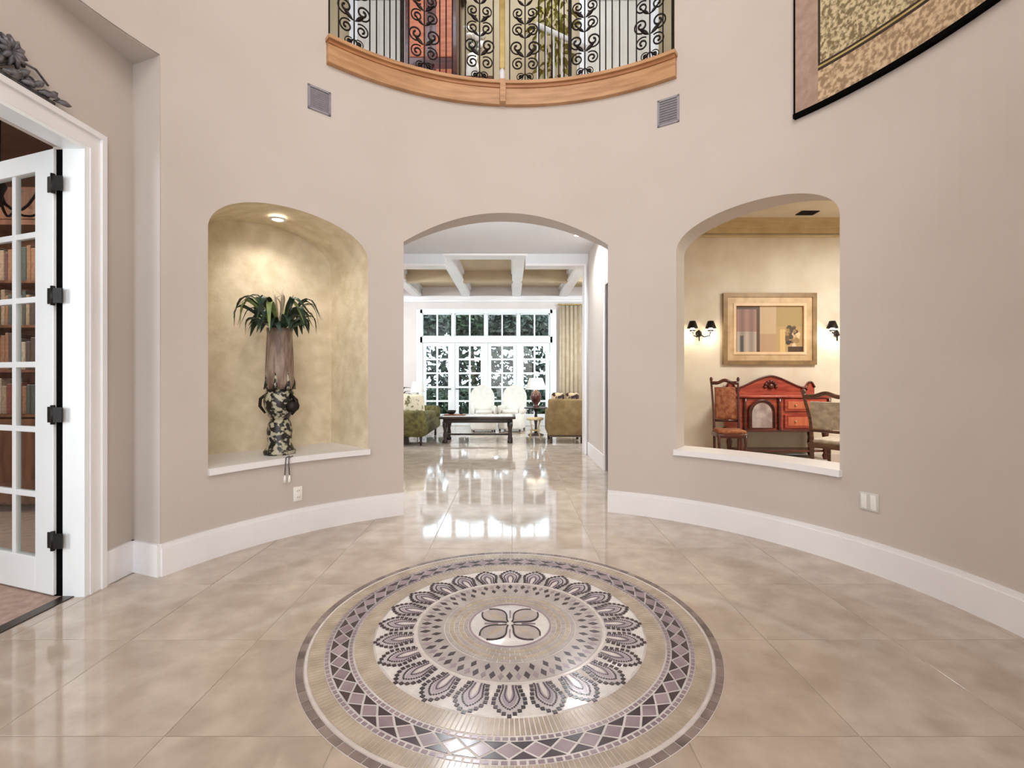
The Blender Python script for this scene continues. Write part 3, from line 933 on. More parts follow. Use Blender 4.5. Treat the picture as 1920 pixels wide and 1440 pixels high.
tp = thing('tapestry', 'floral tapestry with rose taupe border hung high on the right wall', 'tapestry', cyl(78, RW - 0.012, 3.19))
to = cyl(78, RW - 0.012, 3.19)
T0, T1, Z0, Z1 = 57.0, 102.0, 3.19, 5.35
r0, r1 = RW - 0.026, RW - 0.014
d1, d2 = 4.0, 0.18
G().slab(T0 + d1 + 0.35, T1 - d1 - 0.35, r0, r1, Z0 + d2 + 0.30, Z1 - 0.4, 40).build('woven_field', M['tap_field'], tp, to)
G().slab(T0 + 0.3, T0 + d1, r0 - 0.001, r1, Z0 + 0.02, Z1, 8).build('side_border', M['tap_plain'], tp, to)
G().slab(T1 - d1, T1 - 0.3, r0 - 0.001, r1, Z0 + 0.02, Z1, 8).build('side_border', M['tap_plain'], tp, to)
G().slab(T0 + d1, T1 - d1, r0, r1, Z0 + 0.02, Z0 + d2 + 0.07, 40).build('bottom_border', M['tap_border'], tp, to)
G().slab(T0 + d1, T1 - d1, r0 - 0.001, r1, Z0 + d2 + 0.07, Z0 + d2 + 0.09, 40).build('piping', M['tap_dark'], tp, to)
G().slab(T0 + d1, T1 - d1, r0, r1, Z0 + d2 + 0.09, Z0 + d2 + 0.105, 40).build('gold_band', M['gold'], tp, to)
G().slab(T0 + d1, T1 - d1, r0 - 0.001, r1, Z0 + d2 + 0.105, Z0 + d2 + 0.12, 40).build('piping', M['tap_dark'], tp, to)
G().slab(T0 + d1, T1 - d1, r0, r1, Z0 + d2 + 0.12, Z0 + d2 + 0.30, 40).build('inner_border', M['tap_field'], tp, to)
G().slab(T0 + d1, T0 + d1 + 0.35, r0 - 0.001, r1, Z0 + d2 + 0.12, Z1 - 0.4, 4).build('piping', M['tap_dark'], tp, to)
G().slab(T0 + d1, T1 - d1, r0, r1, Z1 - 0.4, Z1, 40).build('top_border', M['tap_plain'], tp, to)
G().slab(T0, T1, r0 - 0.012, r1 + 0.010, Z0 - 0.012, Z0 + 0.02, 40).build('bottom_shadow_edging', M['black'], tp, to)  # black edging that paints the shadow line under the tapestry
G().slab(T0, T0 + 0.3, r0 - 0.002, r1 + 0.010, Z0, Z1, 4).build('side_edging', M['black'], tp, to)
G().slab(T1 - 0.3, T1, r0 - 0.002, r1 + 0.010, Z0, Z1, 4).build('side_edging', M['black'], tp, to)

# ------------------------------------------------------------------ mosaic medallion
MX, MY, MR = -0.01, 2.40, 1.0
md = thing('floor_medallion', 'round stone mosaic medallion set into the foyer floor', 'mosaic', (MX, MY, 0))
ZB_, ZT = 0.0, 0.0030


def ring(g, ra, rb, n=120, z0=ZB_, z1=ZT, t0=0.0, t1=360.0):
    full = t1 - t0 >= 359.9
    vs, fs = [], []
    m = n if full else n + 1
    for i in range(m):
        a = R_(t0 + (t1 - t0) * i / n)
        c, s = math.sin(a), math.cos(a)
        for r, z in ((ra, z0), (rb, z0), (rb, z1), (ra, z1)):
            vs.append((r * c, r * s, z))
    for i in range(n):
        j = (i + 1) % m
        for k in range(4):
            fs.append((i * 4 + k, i * 4 + (k + 1) % 4, j * 4 + (k + 1) % 4, j * 4 + k))
    if not full:
        fs += [(0, 1, 2, 3), (n * 4 + 3, n * 4 + 2, n * 4 + 1, n * 4)]
    return g.add(vs, fs)


def pol(r, t):
    return (r * math.sin(R_(t)), r * math.cos(R_(t)))


def flat(g, poly, z1=ZT, z0=ZB_):
    return g.prism(poly, z0, z1)


def spun(me_obj, n, step, t0=0.0):
    for k in range(1, n):
        shared(me_obj, md, (0, 0, 0), (0, 0, -R_(step * k)))


G().lathe([(MR, 0), (MR, 0.0014)], n=128).build('mortar_bed', M['m_white'], md)
# rim of dark and grey blocks
nr = 100
e = ring(G(), 0.968, 0.998, 3, t0=0.12, t1=3.48).build('rim_block', M['m_rim'], md)
spun(e, nr, 3.6)
ring(G(), 0.952, 0.963).build('rim_line', M['m_pale'], md)
# outer fan band of thin radial strips
g = G()
for k in range(288):
    t = k * 1.25
    ring(g, 0.885, 0.948, 1, t0=t + 0.10, t1=t + 1.15)
g.build('outer_fan_band', M['m_beige'], md, kind='stuff')
g = G()
for k in range(180):
    t = k * 2
    ring(g, 0.866, 0.880, 1, t0=t + 0.3, t1=t + 1.7)
g.build('outer_dot_line', M['m_mauve'], md, kind='stuff')
# band of triangles and lozenges
NU = 54
st = 360 / NU
ra, rb = 0.785, 0.858
rm = (ra + rb) / 2
tri_o = flat(G(), [pol(rb, 0.45), pol(rb, st - 0.45), pol(rm + 0.005, st / 2)]).build('dark_triangle', M['m_dark'], md)
spun(tri_o, NU, st)
tri_i = flat(G(), [pol(ra, 0.45), pol(rm - 0.005, st / 2), pol(ra, st - 0.45)]).build('dark_triangle', M['m_dark'], md)
spun(tri_i, NU, st)
loz = flat(G(), [pol(rb - 0.006, 0), pol(rm, st / 2 - 0.55), pol(ra + 0.006, 0), pol(rm, -st / 2 + 0.55)]).build('lozenge', M['m_mauve'], md)
spun(loz, NU, st)
g = G()
for k in range(180):
    t = k * 2
    ring(g, 0.764, 0.777, 1, t0=t + 0.3, t1=t + 1.7)
g.build('inner_dot_line', M['m_mauve'], md, kind='stuff')
g = G()
for k in range(240):
    t = k * 1.5
    ring(g, 0.672, 0.755, 1, t0=t + 0.15, t1=t + 1.3)
g.build('inner_fan_band', M['m_beige'], md, kind='stuff')
# ring of petals on pale stone
NP = 24
sp_ = 360 / NP


def leaf_outline(r0, r1, hw, n=9):
    L = [pol(r0, -hw * 0.62)]
    for i in range(1, n):
        u = i / n
        w_ = hw * (0.62 + 0.38 * math.sin(u * math.pi * 0.62)) * (math.cos(u * math.pi / 2) ** 0.42 if u > 0.45 else 1)
        if u > 0.45:
            w_ = hw * math.cos((u - 0.45) / 0.55 * math.pi / 2) ** 0.7
        L.append((r0 + (r1 - r0) * u, w_))
    pts = [pol(L[0][0] if False else r0, -hw * 0.75)]
    pts += [pol(r, -ww) for r, ww in L[1:]]
    pts += [pol(r1, 0)]
    pts += [pol(r, ww) for r, ww in reversed(L[1:])]
    pts += [pol(r0, hw * 0.75)]
    return pts


pet = flat(G(), leaf_outline(0.485, 0.652, 5.6)).build('petal', M['m_grey'], md)
spun(pet, NP, sp_)
inn = flat(G(), leaf_outline(0.485, 0.615, 3.2), 0.0038, 0.002).build('petal_heart', M['m_heart'], md)
spun(inn, NP, sp_)
inn2 = flat(G(), leaf_outline(0.485, 0.575, 1.1), 0.0044, 0.003).build('petal_vein', M['m_pale'], md)
spun(inn2, NP, sp_)
fill = flat(G(), [pol(0.664, sp_ / 2 - 5.2), pol(0.664, sp_ / 2 + 5.2), pol(0.60, sp_ / 2)]).build('pale_triangle', M['m_white'], md)
spun(fill, NP, sp_)
g = G()
for k in range(NP):
    for hw, r1, sz, nd in ((6.5, 0.662, 0.0082, 9), (4.2, 0.628, 0.0036, 9), (2.1, 0.590, 0.0028, 7)):
        o_ = leaf_outline(0.485, r1, hw, nd)
        # walk along the outline and set square dots
        dist = 0.0
        stp = sz * 3.0
        acc = stp * 0.5
        for (x0, y0), (x1, y1) in zip(o_, o_[1:]):
            L = math.hypot(x1 - x0, y1 - y0)
            while acc < L:
                u = acc / L
                x, y = x0 + (x1 - x0) * u, y0 + (y1 - y0) * u
                a = R_(k * sp_)
                xx, yy = x * math.cos(a) + y * math.sin(a), -x * math.sin(a) + y * math.cos(a)
                an = math.atan2(xx, yy)
                c, s = math.cos(an) * sz, math.sin(an) * sz
                flat(g, [(xx - c - s, yy + s - c), (xx + c - s, yy - s - c), (xx + c + s, yy - s + c), (xx - c + s, yy + s + c)], 0.0047, 0.002)
                acc += stp
            acc -= L
g.build('petal_dots', M['m_dark'], md, kind='stuff')
ring(G(), 0.468, 0.480).build('petal_ring', M['m_pale'], md)
# lattice ring of dark lozenges
ring(G(), 0.335, 0.462).build('lattice_bed', M['m_greyl'], md)
NL = 36
sl_ = 360 / NL
lz = flat(G(), [pol(0.452, 0), pol(0.425, 1.9), pol(0.398, 0), pol(0.425, -1.9)], 0.0042, 0.002).build('dark_lozenge', M['m_dark'], md)
spun(lz, NL, sl_)
lz2 = flat(G(), [pol(0.398, sl_ / 2), pol(0.373, sl_ / 2 + 2.0), pol(0.348, sl_ / 2), pol(0.373, sl_ / 2 - 2.0)], 0.0042, 0.002).build('dark_lozenge', M['m_dark'], md)
spun(lz2, NL, sl_)
lz3 = flat(G(), [pol(0.455, sl_ / 2), pol(0.430, sl_ / 2 + 1.7), pol(0.406, sl_ / 2), pol(0.430, sl_ / 2 - 1.7)], 0.0042, 0.002).build('mauve_lozenge', M['m_mauve'], md)
spun(lz3, NL, sl_)
# pale concentric courses
for k in range(5):
    r = 0.215 + k * 0.0235
    g = G()
    nseg = 36
    for q in range(nseg):
        ring(g, r, r + 0.020, 2, t0=q * 10 + 0.3 + k * 5, t1=q * 10 + 9.6 + k * 5)
    g.build('pale_course', M['m_beige'] if k % 2 else M['m_greyl'], md, kind='stuff')
ring(G(), 0.200, 0.211).build('heart_ring', M['m_mauve'], md)
# four-petalled heart
for k in range(4):
    a = 45 + 90 * k
    L = []
    for i in range(13):
        u = i / 12
        L.append((0.02 + 0.165 * u, 33 * math.sin(math.pi * (0.10 + 0.85 * u)) ** 0.8))
    out = [pol(r, a - ww) for r, ww in L] + [pol(r, a + ww) for r, ww in reversed(L)]
    hp = flat(G(), out, 0.0038, 0.001).build('heart_petal', M['m_greyl'], md)
    edge = [pol(r, a - ww) for r, ww in L]
    edge2 = [pol(r, a + ww) for r, ww in L]
    for e_ in (edge, edge2):
        G().tube([(x, y, 0.003) for x, y in e_], 0.0050, 5).build('outline', M['m_dark'], hp)
    flat(G(), [pol(0.04, a), pol(0.10, a - 9), pol(0.165, a), pol(0.10, a + 9)], 0.0046, 0.003).build('petal_inlay', M['m_beige'], hp)
    G().tube([(*pol(0.06, a + 45), 0.003), (*pol(0.13, a + 45), 0.003)], 0.004, 5).build('cross_line', M['m_mauve'], md)

# ------------------------------------------------------------------ palm vase in the niche
vx, vy = -1.94, 3.92
pv = thing('palm_vase', 'tall mottled pedestal vase with brown neck holding green palm fronds in the niche', 'vase', (vx, vy, NZ + 0.012))
G().lathe([(0.120, 0.0), (0.125, 0.025), (0.105, 0.05), (0.090, 0.09), (0.098, 0.2), (0.088, 0.25), (0.070, 0.29)], n=28).build('base', M['mottle'], pv)
G().lathe([(0.070, 0.29), (0.085, 0.32), (0.112, 0.38), (0.122, 0.44), (0.112, 0.50), (0.098, 0.54)], n=28).build('urn', M['mottle'], pv)
G().lathe([(0.098, 0.54), (0.110, 0.60), (0.108, 0.72), (0.102, 0.88), (0.096, 1.00), (0.100, 1.045), (0.088, 1.04)], n=28).build('neck', M['bark'], pv)
for k in range(7):
    a = k * 0.9 + 0.3
    G().tube([(0.104 * math.cos(a), 0.104 * math.sin(a), 0.54), (0.106 * math.cos(a + 0.1), 0.106 * math.sin(a + 0.1), 0.60), (0.103 * math.cos(a + 0.05), 0.103 * math.sin(a + 0.05), 0.70)], [0.020, 0.014, 0.003], 6).build('carved_leaf', M['mottle'], pv)
hd = G().ball((0.115, -0.03, 0.40), (0.062, 0.055, 0.055), 12)
hd.tube([(0.10, -0.03, 0.50), (0.155, -0.04, 0.45), (0.165, -0.04, 0.39), (0.115, -0.03, 0.33)], [0.012, 0.016, 0.016, 0.010], 8)
hd.build('handle', M['iron'], pv)
G().tube([(-0.10, -0.02, 0.50), (-0.145, -0.03, 0.46), (-0.15, -0.03, 0.40), (-0.11, -0.02, 0.34)], [0.010, 0.013, 0.013, 0.008], 8).build('handle', M['iron'], pv)
random.seed(21)
blades = []
for L, wd, dr, ri, m_ in ((0.35, 0.05, 0.55, 0.30, 'leaf_dark'), (0.34, 0.055, 0.80, 0.32, 'leaf_light'), (0.24, 0.07, 0.45, 0.16, 'leaf_dark'), (0.22, 0.02, -0.2, 0.26, 'leaf_tan')):
    b_ = blade(L, wd, dr, ri, 9).mesh('leaf')
    b_.materials.append(M[m_])
    blades.append(b_)
for k in range(64):
    kind = 0 if k < 22 else 1 if k < 30 else 2 if k < 56 else 3
    a = k * 2.399 + random.uniform(-0.2, 0.2)
    l_ = bpy.data.objects.new('leaf', blades[kind])
    rr = 0.05 if kind < 3 else 0.02
    l_.location = (rr * math.cos(a), rr * math.sin(a), 1.02 + random.uniform(0, 0.06))
    tilt = {0: random.uniform(-0.25, 0.3), 1: random.uniform(-0.1, 0.3), 2: random.uniform(-0.35, 0.65), 3: random.uniform(-0.85, -0.6)}[kind]
    s_ = random.uniform(0.75, 1.0)
    l_.scale = (s_, s_, s_)
    l_.rotation_euler = (random.uniform(-0.4, 0.4), tilt, a)
    link(l_, pv)
# cord tassel hanging over the ledge
q = Vector(cyl(-49.9, RW - 0.047, NZ))
ts_ = thing('cord_tassel', 'short grey cord tassel hanging over the plant niche ledge', 'tassel', q)
for s in (-1, 1):
    G().tube([(0.012 * s, 0.06, 0.018), (0.012 * s, 0.0, 0.016), (0.013 * s, -0.006, -0.03), (0.018 * s, -0.006, -0.12)], 0.005, 6).build('cord', M['antique'], ts_)
    G().lathe([(0.004, 0), (0.010, -0.02), (0.012, -0.06)], (0.018 * s, -0.006, -0.12), 8).build('tuft', M['plate'], ts_)
# ------------------------------------------------------------------ hall between foyer and living room
HZ = 3.37
G().prism([cyl(t, RW + TW, 0)[:2] for t in range(-52, 40, 4)] + [(1.28, 4.6), (1.28, 8.0), (-2.1, 8.0)], HZ, HZ + 0.12).build('ceiling_hall', M['ceiling'], label='pale ceiling of the hall behind the central arch', kind=S)
G().b2((1.28, 4.45, 0), (1.40, 5.35, HZ)).b2((1.28, 6.45, 0), (1.40, 8.0, HZ)).b2((1.28, 5.35, 2.55), (1.40, 6.45, HZ)).build('wall_hall', M['wall'], label='grey lit wall on the right of the hall', kind=S)
G().b2((1.262, 6.50, 0), (1.28, 8.0, 0.205)).build('baseboard_hall', M['trim'], label='white baseboard on the right of the hall', kind=S)
dd = thing('door_8', 'made-up dark door standing for the jamb shade at the right of the hall', None, (1.30, 5.9, 0), kind=S)  # door added so its dark slab paints the jamb's shade line
G().b2((0.0, -0.52, 0.01), (0.045, 0.52, 2.54)).build('slab', M['dark_wood'], dd)
G().b2((-0.035, 0.53, 0), (-0.02, 0.62, 2.65)).build('casing_leg', M['trim'], dd)
for z0, z1 in ((0.2, 1.0), (1.15, 2.4)):
    for sy in (-1, 1):
        G().box((-0.006, sy * 0.24, (z0 + z1) / 2), (0.02, 0.36, z1 - z0), 0.006, seg=1).build('raised_panel', M['dark_wood'], dd)
G().b2((-2.2, 5.3, 0), (-2.1, 8.0, HZ)).build('wall_hall_left', M['wall'], label='taupe wall on the left of the hall', kind=S)
# header with raised middle, pilaster on the right
g = G()
hp_ = [(-4.6, 3.165), (-1.13, 3.165), (-1.13, 3.335), (0.23, 3.335), (0.23, 3.165), (1.24, 3.165), (1.24, 0), (1.40, 0), (1.40, 0), (4.6, 0), (4.6, 4.0), (-4.6, 4.0)]
g.b2((-4.6, 7.9, 3.165), (-1.13, 8.1, 4.0)).b2((-1.13, 7.9, 3.335), (0.23, 8.1, 4.0)).b2((0.23, 7.9, 3.165), (4.6, 8.1, 4.0)).b2((1.24, 7.9, 0), (4.6, 8.1, 3.165)).b2((-4.6, 7.9, 0), (-2.0, 8.1, 3.165))
g.build('wall_header', M['ceiling'], label='white stepped header between hall and living room', kind=S)
g = G().b2((-2.1, 7.86, 3.160), (-1.125, 8.12, 3.195)).b2((-1.16, 7.858, 3.330), (0.26, 8.122, 3.365)).b2((0.225, 7.86, 3.160), (1.23, 8.12, 3.195)).b2((1.215, 7.857, 0), (1.25, 8.123, 3.197))
g.build('trim_4', M['trim'], label='white edge moulding of the living room header', kind=S)
downlight((0.97, 6.86, HZ - 0.002), 0.07, 'recessed ceiling light near the right end of the hall', 130, 150, (0.92, 0.96, 1.0))
downlight((-0.6, 5.6, HZ - 0.002), 0.07, 'added unseen recessed light brightening the hall above the central arch', 210, 150, (0.92, 0.96, 1.0))  # extra downlight added out of view to brighten the hall

# ------------------------------------------------------------------ living room
YF = 12.8
LX0, LX1 = -2.50, 1.10
g = G().b2((-4.6, YF, 0), (LX0, YF + 0.16, 4.0)).b2((LX1, YF, 0), (4.6, YF + 0.16, 4.0)).b2((LX0, YF, 3.10), (LX1, YF + 0.16, 4.0))
g.build('wall_far', M['living_wall'], label='pale far wall of the living room', kind=S)
G().b2((-4.7, 8.0, 0), (-4.6, YF, 4.0)).build('wall_living_left', M['living_wall'], label='pale left wall of the living room', kind=S)
G().b2((4.6, 8.0, 0), (4.7, YF, 4.0)).build('wall_living_right', M['living_wall'], label='pale right wall of the living room', kind=S)
ce = G().b2((-4.7, 7.9, 3.78), (4.7, YF + 0.16, 3.9)).build('ceiling_living', M['coffer'], label='coffered tan living room ceiling with white beams', kind=S)
for x in (-3.9, -2.57, -1.24, 0.12, 1.40, 2.75, 4.0):
    G().b2((x - 0.10, 8.1, 3.50), (x + 0.10, YF, 3.78)).b2((x - 0.14, 8.1, 3.70), (x + 0.14, YF, 3.78)).b2((x - 0.12, 8.1, 3.54), (x + 0.12, YF, 3.58)).build('ceiling_beam', M['trim'], ce)
for y in (11.0,):
    for x0, x1 in ((-3.8, -2.67), (-2.47, -1.34), (-1.14, 0.02), (0.22, 1.30), (1.50, 2.65), (2.85, 3.9)):
        G().b2((x0, y - 0.10, 3.53), (x1, y + 0.10, 3.78)).build('cross_beam', M['coffer'], ce)
G().b2((-4.6, YF - 0.10, 3.42), (4.6, YF, 3.52)).b2((-4.6, YF - 0.06, 3.36), (4.6, YF, 3.42)).build('trim_5', M['trim'], label='white crown moulding over the far french doors', kind=S)
# frame around the french doors
g = G().b2((LX0 - 0.10, YF - 0.03, 0), (LX0 + 0.06, YF + 0.1, 3.16)).b2((LX1 - 0.06, YF - 0.03, 0), (LX1 + 0.10, YF + 0.1, 3.16)).b2((LX0, YF - 0.03, 3.06), (LX1, YF + 0.1, 3.18)).b2((LX0, YF - 0.03, 2.26), (LX1, YF + 0.1, 2.42))
for x in (-1.60, -0.71, 0.17):
    g.b2((x - 0.035, YF - 0.02, 0), (x + 0.035, YF + 0.1, 3.1))
g.build('trim_6', M['door_white'], label='white frame around the french doors and transoms', kind=S)
names = ('leftmost', 'second from left', 'third from left', 'rightmost')
for i, xc in enumerate((-2.045, -1.155, -0.27, 0.615)):
    lf = thing('door_%d' % (2 + i), 'white french door with glass panes onto the garden, ' + names[i], None, (xc - 0.415, YF + 0.04, 0), kind=S)
    french_leaf(lf, 0.83, 2.25, 2, 5, 0.115, 0.10, 0.30, 0.05, 0.05)
    G().tube([(0.78 if i % 2 == 0 else 0.05, -0.03, 1.0), (0.78 if i % 2 == 0 else 0.05, -0.06, 1.0)], 0.012, 8).tube([(0.78 if i % 2 == 0 else 0.05, -0.06, 1.0), (0.68 if i % 2 == 0 else 0.15, -0.06, 1.0)], 0.009, 8).build('door_handle', M['bronze'], lf)
    wn = thing('window_%d' % (1 + i), 'two pane transom window above the french doors, ' + names[i], None, (xc - 0.415, YF + 0.04, 2.42), kind=S)
    G().b2((0, -0.025, 0), (0.83, 0.025, 0.03)).b2((0, -0.025, 0.61), (0.83, 0.025, 0.64)).b2((0, -0.025, 0), (0.03, 0.025, 0.64)).b2((0.80, -0.025, 0), (0.83, 0.025, 0.64)).build('frame', M['door_white'], wn)
    G().b2((0.395, -0.02, 0.03), (0.435, 0.02, 0.61)).build('muntin', M['door_white'], wn)
    for x0, x1 in ((0.03, 0.395), (0.435, 0.80)):
        G().b2((x0, -0.002, 0.03), (x1, 0.002, 0.61)).build('pane', M['glass'], wn)
light('living_fill', 'AREA', (3.1, 8.9, 3.35), 190, (R_(48), 0, R_(35)), 0.8, 0.8, (0.88, 0.95, 1.0))  # unseen fill added to brighten the far living room wall
light('living_fill', 'AREA', (-4.1, 8.9, 3.35), 190, (R_(48), 0, R_(-35)), 0.8, 0.8, (0.88, 0.95, 1.0))  # matching unseen fill added on the left side
light('hall_fill', 'AREA', (-0.15, 4.98, 3.08), 42, (R_(112), 0, 0), 1.6, 0.2, (0.94, 0.97, 1.0))  # fill added out of sight behind the arch to lift the hall ceiling

# curtain right of the doors
def pleats(name, x0, x1, y, z0, z1, amp, folds, material, label, cat):
    t = thing(name, label, cat, ((x0 + x1) / 2, y, z0))
    vs, fs = [], []
    n = folds * 10
    for i in range(n + 1):
        u = i / n
        x = (x0 - x1) / 2 + (x1 - x0) * u
        yy = amp * math.sin(u * folds * 2 * math.pi) + amp * 0.35 * math.sin(u * folds * 4.4 * math.pi + 1)
        for d_, z in ((0, 0), (0, z1 - z0), (0.01, z1 - z0), (0.01, 0)):
            vs.append((x, yy + d_, z))
    for i in range(n):
        for k in range(4):
            fs.append((i * 4 + k, i * 4 + (k + 1) % 4, i * 4 + 4 + (k + 1) % 4, i * 4 + 4 + k))
    G().add(vs, fs, True).build('drape', material, t)
    G().tube([((x0 - x1) / 2 - 0.05, 0, z1 - z0 + 0.03), ((x1 - x0) / 2 + 0.05, 0, z1 - z0 + 0.03)], 0.02, 8).build('rod', M['gold'], t)
    return t


pleats('curtain', 1.28, 2.10, 12.66, 0.01, 3.25, 0.035, 7, M['drape'], 'tan pleated curtain right of the french doors', 'curtain')

# ------------------------------------------------------------------ living room furniture
sf = thing('olive_sofa', 'olive green upholstered sofa at the left of the living room', 'sofa', (-2.15, 9.75, 0))
G().box((0.02, 0, 0.30), (0.98, 1.7, 0.26), 0.05).build('seat_base', M['olive'], sf)
for sy in (-1, 1):
    G().box((0, sy * 0.88, 0.42), (1.04, 0.20, 0.50), 0.07).build('arm', M['olive'], sf)
    G().box((0.06, sy * 0.40, 0.49), (0.80, 0.76, 0.16), 0.05).build('seat_cushion', M['olive'], sf)
G().box((-0.42, 0, 0.55), (0.22, 1.7, 0.6), 0.07).build('backrest', M['olive'], sf)
for sx in (-0.42, 0.42):
    for sy in (-0.85, 0.85):
        G().lathe([(0.018, 0), (0.03, 0.06), (0.022, 0.1), (0.035, 0.19)], (sx, sy, 0), 10).build('leg', M['dark_wood'], sf)
for lab, px_, py_, rz in (('cream patterned cushion leaning on the near sofa arm', -1.92, 9.18, 0.5), ('cream patterned cushion in the middle of the olive sofa', -2.28, 9.75, 1.1)):
    cu = thing('cushion', lab, 'cushion', (px_, py_, 0.575), rz, 'cushions on the olive sofa')
    G().box((0, 0, 0.19), (0.42, 0.14, 0.40), 0.07, rx=-0.2, seg=3).build('cover', M['floral'], cu)

ctb = thing('coffee_table', 'dark wooden coffee table with pale top in the living room', 'table', (-0.68, 9.55, 0))
G().box((0, 0, 0.50), (1.50, 0.75, 0.045), 0.01).build('table_top', M['dark_wood'], ctb)
G().box((0, 0, 0.526), (1.38, 0.64, 0.010), 0.003).build('pale_inset', M['m_white'], ctb)  # thin pale sheet over the dark table top
G().box((0, 0, 0.44), (1.36, 0.62, 0.08), 0.01).build('apron', M['dark_wood'], ctb)
for sx in (-1, 1):
    for sy in (-1, 1):
        G().lathe([(0.05, 0), (0.055, 0.04), (0.03, 0.07), (0.045, 0.16), (0.03, 0.24), (0.055, 0.34), (0.055, 0.42)], (sx * 0.64, sy * 0.28, 0), 12).build('leg', M['dark_wood'], ctb)
G().box((0, 0, 0.14), (1.26, 0.04, 0.035), 0.008).build('stretcher', M['dark_wood'], ctb)
bw = thing('serving_tray', 'dark tray with small objects on the left end of the coffee table', 'tray', (-1.15, 9.5, 0.531))
G().box((0, 0, 0.012), (0.42, 0.3, 0.024), 0.008).build('tray', M['brown_wood'], bw)
G().lathe([(0.05, 0.024), (0.09, 0.06), (0.10, 0.10), (0.085, 0.10), (0.06, 0.05)], (-0.08, 0, 0), 18).build('bowl', M['bronze'], bw)
G().lathe([(0.03, 0.024), (0.035, 0.05), (0.015, 0.08), (0.015, 0.14), (0.03, 0.16)], (0.12, 0.03, 0), 14).build('candlestick', M['bronze'], bw)


def white_chair(x, y, rz, label):
    t = thing('slipcover_chair', label, 'chair', (x, y, 0), rz, 'white chairs by the french doors')
    vs = []
    G().box((0, 0.02, 0.24), (0.60, 0.58, 0.40), 0.05).build('skirted_seat', M['linen'], t)
    n = 16
    poly = []
    for i in range(n + 1):
        a = math.pi * i / n
        poly.append((0.30 * math.cos(a), 0.80 + 0.32 * math.sin(a)))
    poly += [(-0.28, 0.42), (0.28, 0.42)]
    G().prism(poly, 0.22, 0.34, 'y').build('round_back', M['linen'], t)
    for s in (-1, 1):
        G().box((s * 0.27, 0.02, 0.52), (0.10, 0.52, 0.20), 0.04).build('arm', M['linen'], t)
    G().box((0, -0.02, 0.47), (0.42, 0.48, 0.10), 0.04).build('seat_cushion', M['linen'], t)
    for sx in (-1, 1):
        for sy in (-1, 1):
            G().box((sx * 0.25, 0.02 + sy * 0.24, 0.025), (0.04, 0.04, 0.05)).build('leg', M['dark_wood'], t)


white_chair(-0.70, 11.45, 0.15, 'white round backed chair near the second french door')
white_chair(0.0, 11.6, -0.25, 'white round backed chair in front of the third french door')

ac = thing('tan_armchair', 'boxy tan upholstered armchair seen from behind beside the hall', 'armchair', (1.07, 9.55, 0), R_(180))
G().box((0, 0, 0.28), (0.70, 0.74, 0.30), 0.04).build('seat_base', M['tan'], ac)
G().box((0, 0.34, 0.50), (0.72, 0.16, 0.74), 0.04).build('backrest', M['tan'], ac)
for s in (-1, 1):
    G().box((s * 0.31, -0.02, 0.42), (0.13, 0.74, 0.46), 0.04).build('arm', M['tan'], ac)
G().box((0, -0.05, 0.45), (0.48, 0.60, 0.12), 0.04).build('seat_cushion', M['tan'], ac)
G().box((0, 0.426, 0.16), (0.70, 0.008, 0.02)).build('piping', M['dark_wood'], ac)
for sx in (-1, 1):
    for sy in (-1, 1):
        G().box((sx * 0.30, sy * 0.32, 0.065), (0.05, 0.05, 0.13), 0.006, seg=1).build('leg', M['dark_wood'], ac)
# back faces the camera: local +y must point to the viewer after the half turn
for lab, dx, rz in (('dark floral cushion on the left of the tan armchair', 0.93, 0.2), ('dark floral cushion on the right of the tan armchair', 1.22, -0.15)):
    cu = thing('floral_cushion', lab, 'cushion', (dx, 9.52, 0.52), rz, 'floral cushions on the tan armchair')
    G().box((0, 0, 0.24), (0.27, 0.13, 0.46), 0.06, seg=3).build('cover', M['floral_dark'], cu)
rc = thing('rattan_stool', 'pale curved rattan stool beside the tan armchair', 'stool', (0.48, 9.75, 0))
G().lathe([(0.17, 0.42), (0.18, 0.44), (0.17, 0.46)], n=20).build('seat', M['rattan'], rc)
for k in range(4):
    a = math.pi / 4 + k * math.pi / 2
    G().tube([(0.15 * math.cos(a), 0.15 * math.sin(a), 0.43), (0.09 * math.cos(a), 0.09 * math.sin(a), 0.22), (0.17 * math.cos(a), 0.17 * math.sin(a), 0)], 0.014, 8).build('leg', M['rattan'], rc)
G().tube([(0.10 * math.cos(i * 0.524), 0.10 * math.sin(i * 0.524), 0.2) for i in range(12)], 0.010, 6, closed=True).build('ring', M['rattan'], rc)
st_ = thing('side_table', 'small dark round table under the white shaded lamp', 'table', (0.54, 10.6, 0))
G().lathe([(0.26, 0.60), (0.27, 0.615), (0.26, 0.63)], n=24).build('table_top', M['dark_wood'], st_)
G().lathe([(0.04, 0.05), (0.025, 0.2), (0.045, 0.35), (0.025, 0.5), (0.06, 0.60)], n=14).build('pedestal', M['dark_wood'], st_)
G().lathe([(0.18, 0), (0.18, 0.02), (0.05, 0.06)], n=18).build('base', M['dark_wood'], st_)
lp = thing('table_lamp', 'table lamp with white shade and dark red urn body near the right french door', 'lamp', (0.54, 10.6, 0.631))
G().lathe([(0.07, 0), (0.075, 0.02), (0.04, 0.05), (0.10, 0.14), (0.125, 0.24), (0.09, 0.33), (0.03, 0.38), (0.012, 0.42)], n=20).build('body', M['urn_red'], lp)
G().lathe([(0.24, 0.40), (0.15, 0.66), (0.146, 0.66), (0.236, 0.40)], n=24, cap=False).build('shade', M['linen'], lp)
light('table_lamp_bulb', 'POINT', (0.54, 10.6, 1.17), 6, size=0.04, color=(1, 0.9, 0.75))
dp = thing('dark_palm', 'dark leafy potted palm behind the olive sofa', 'plant', (-2.75, 11.7, 0))
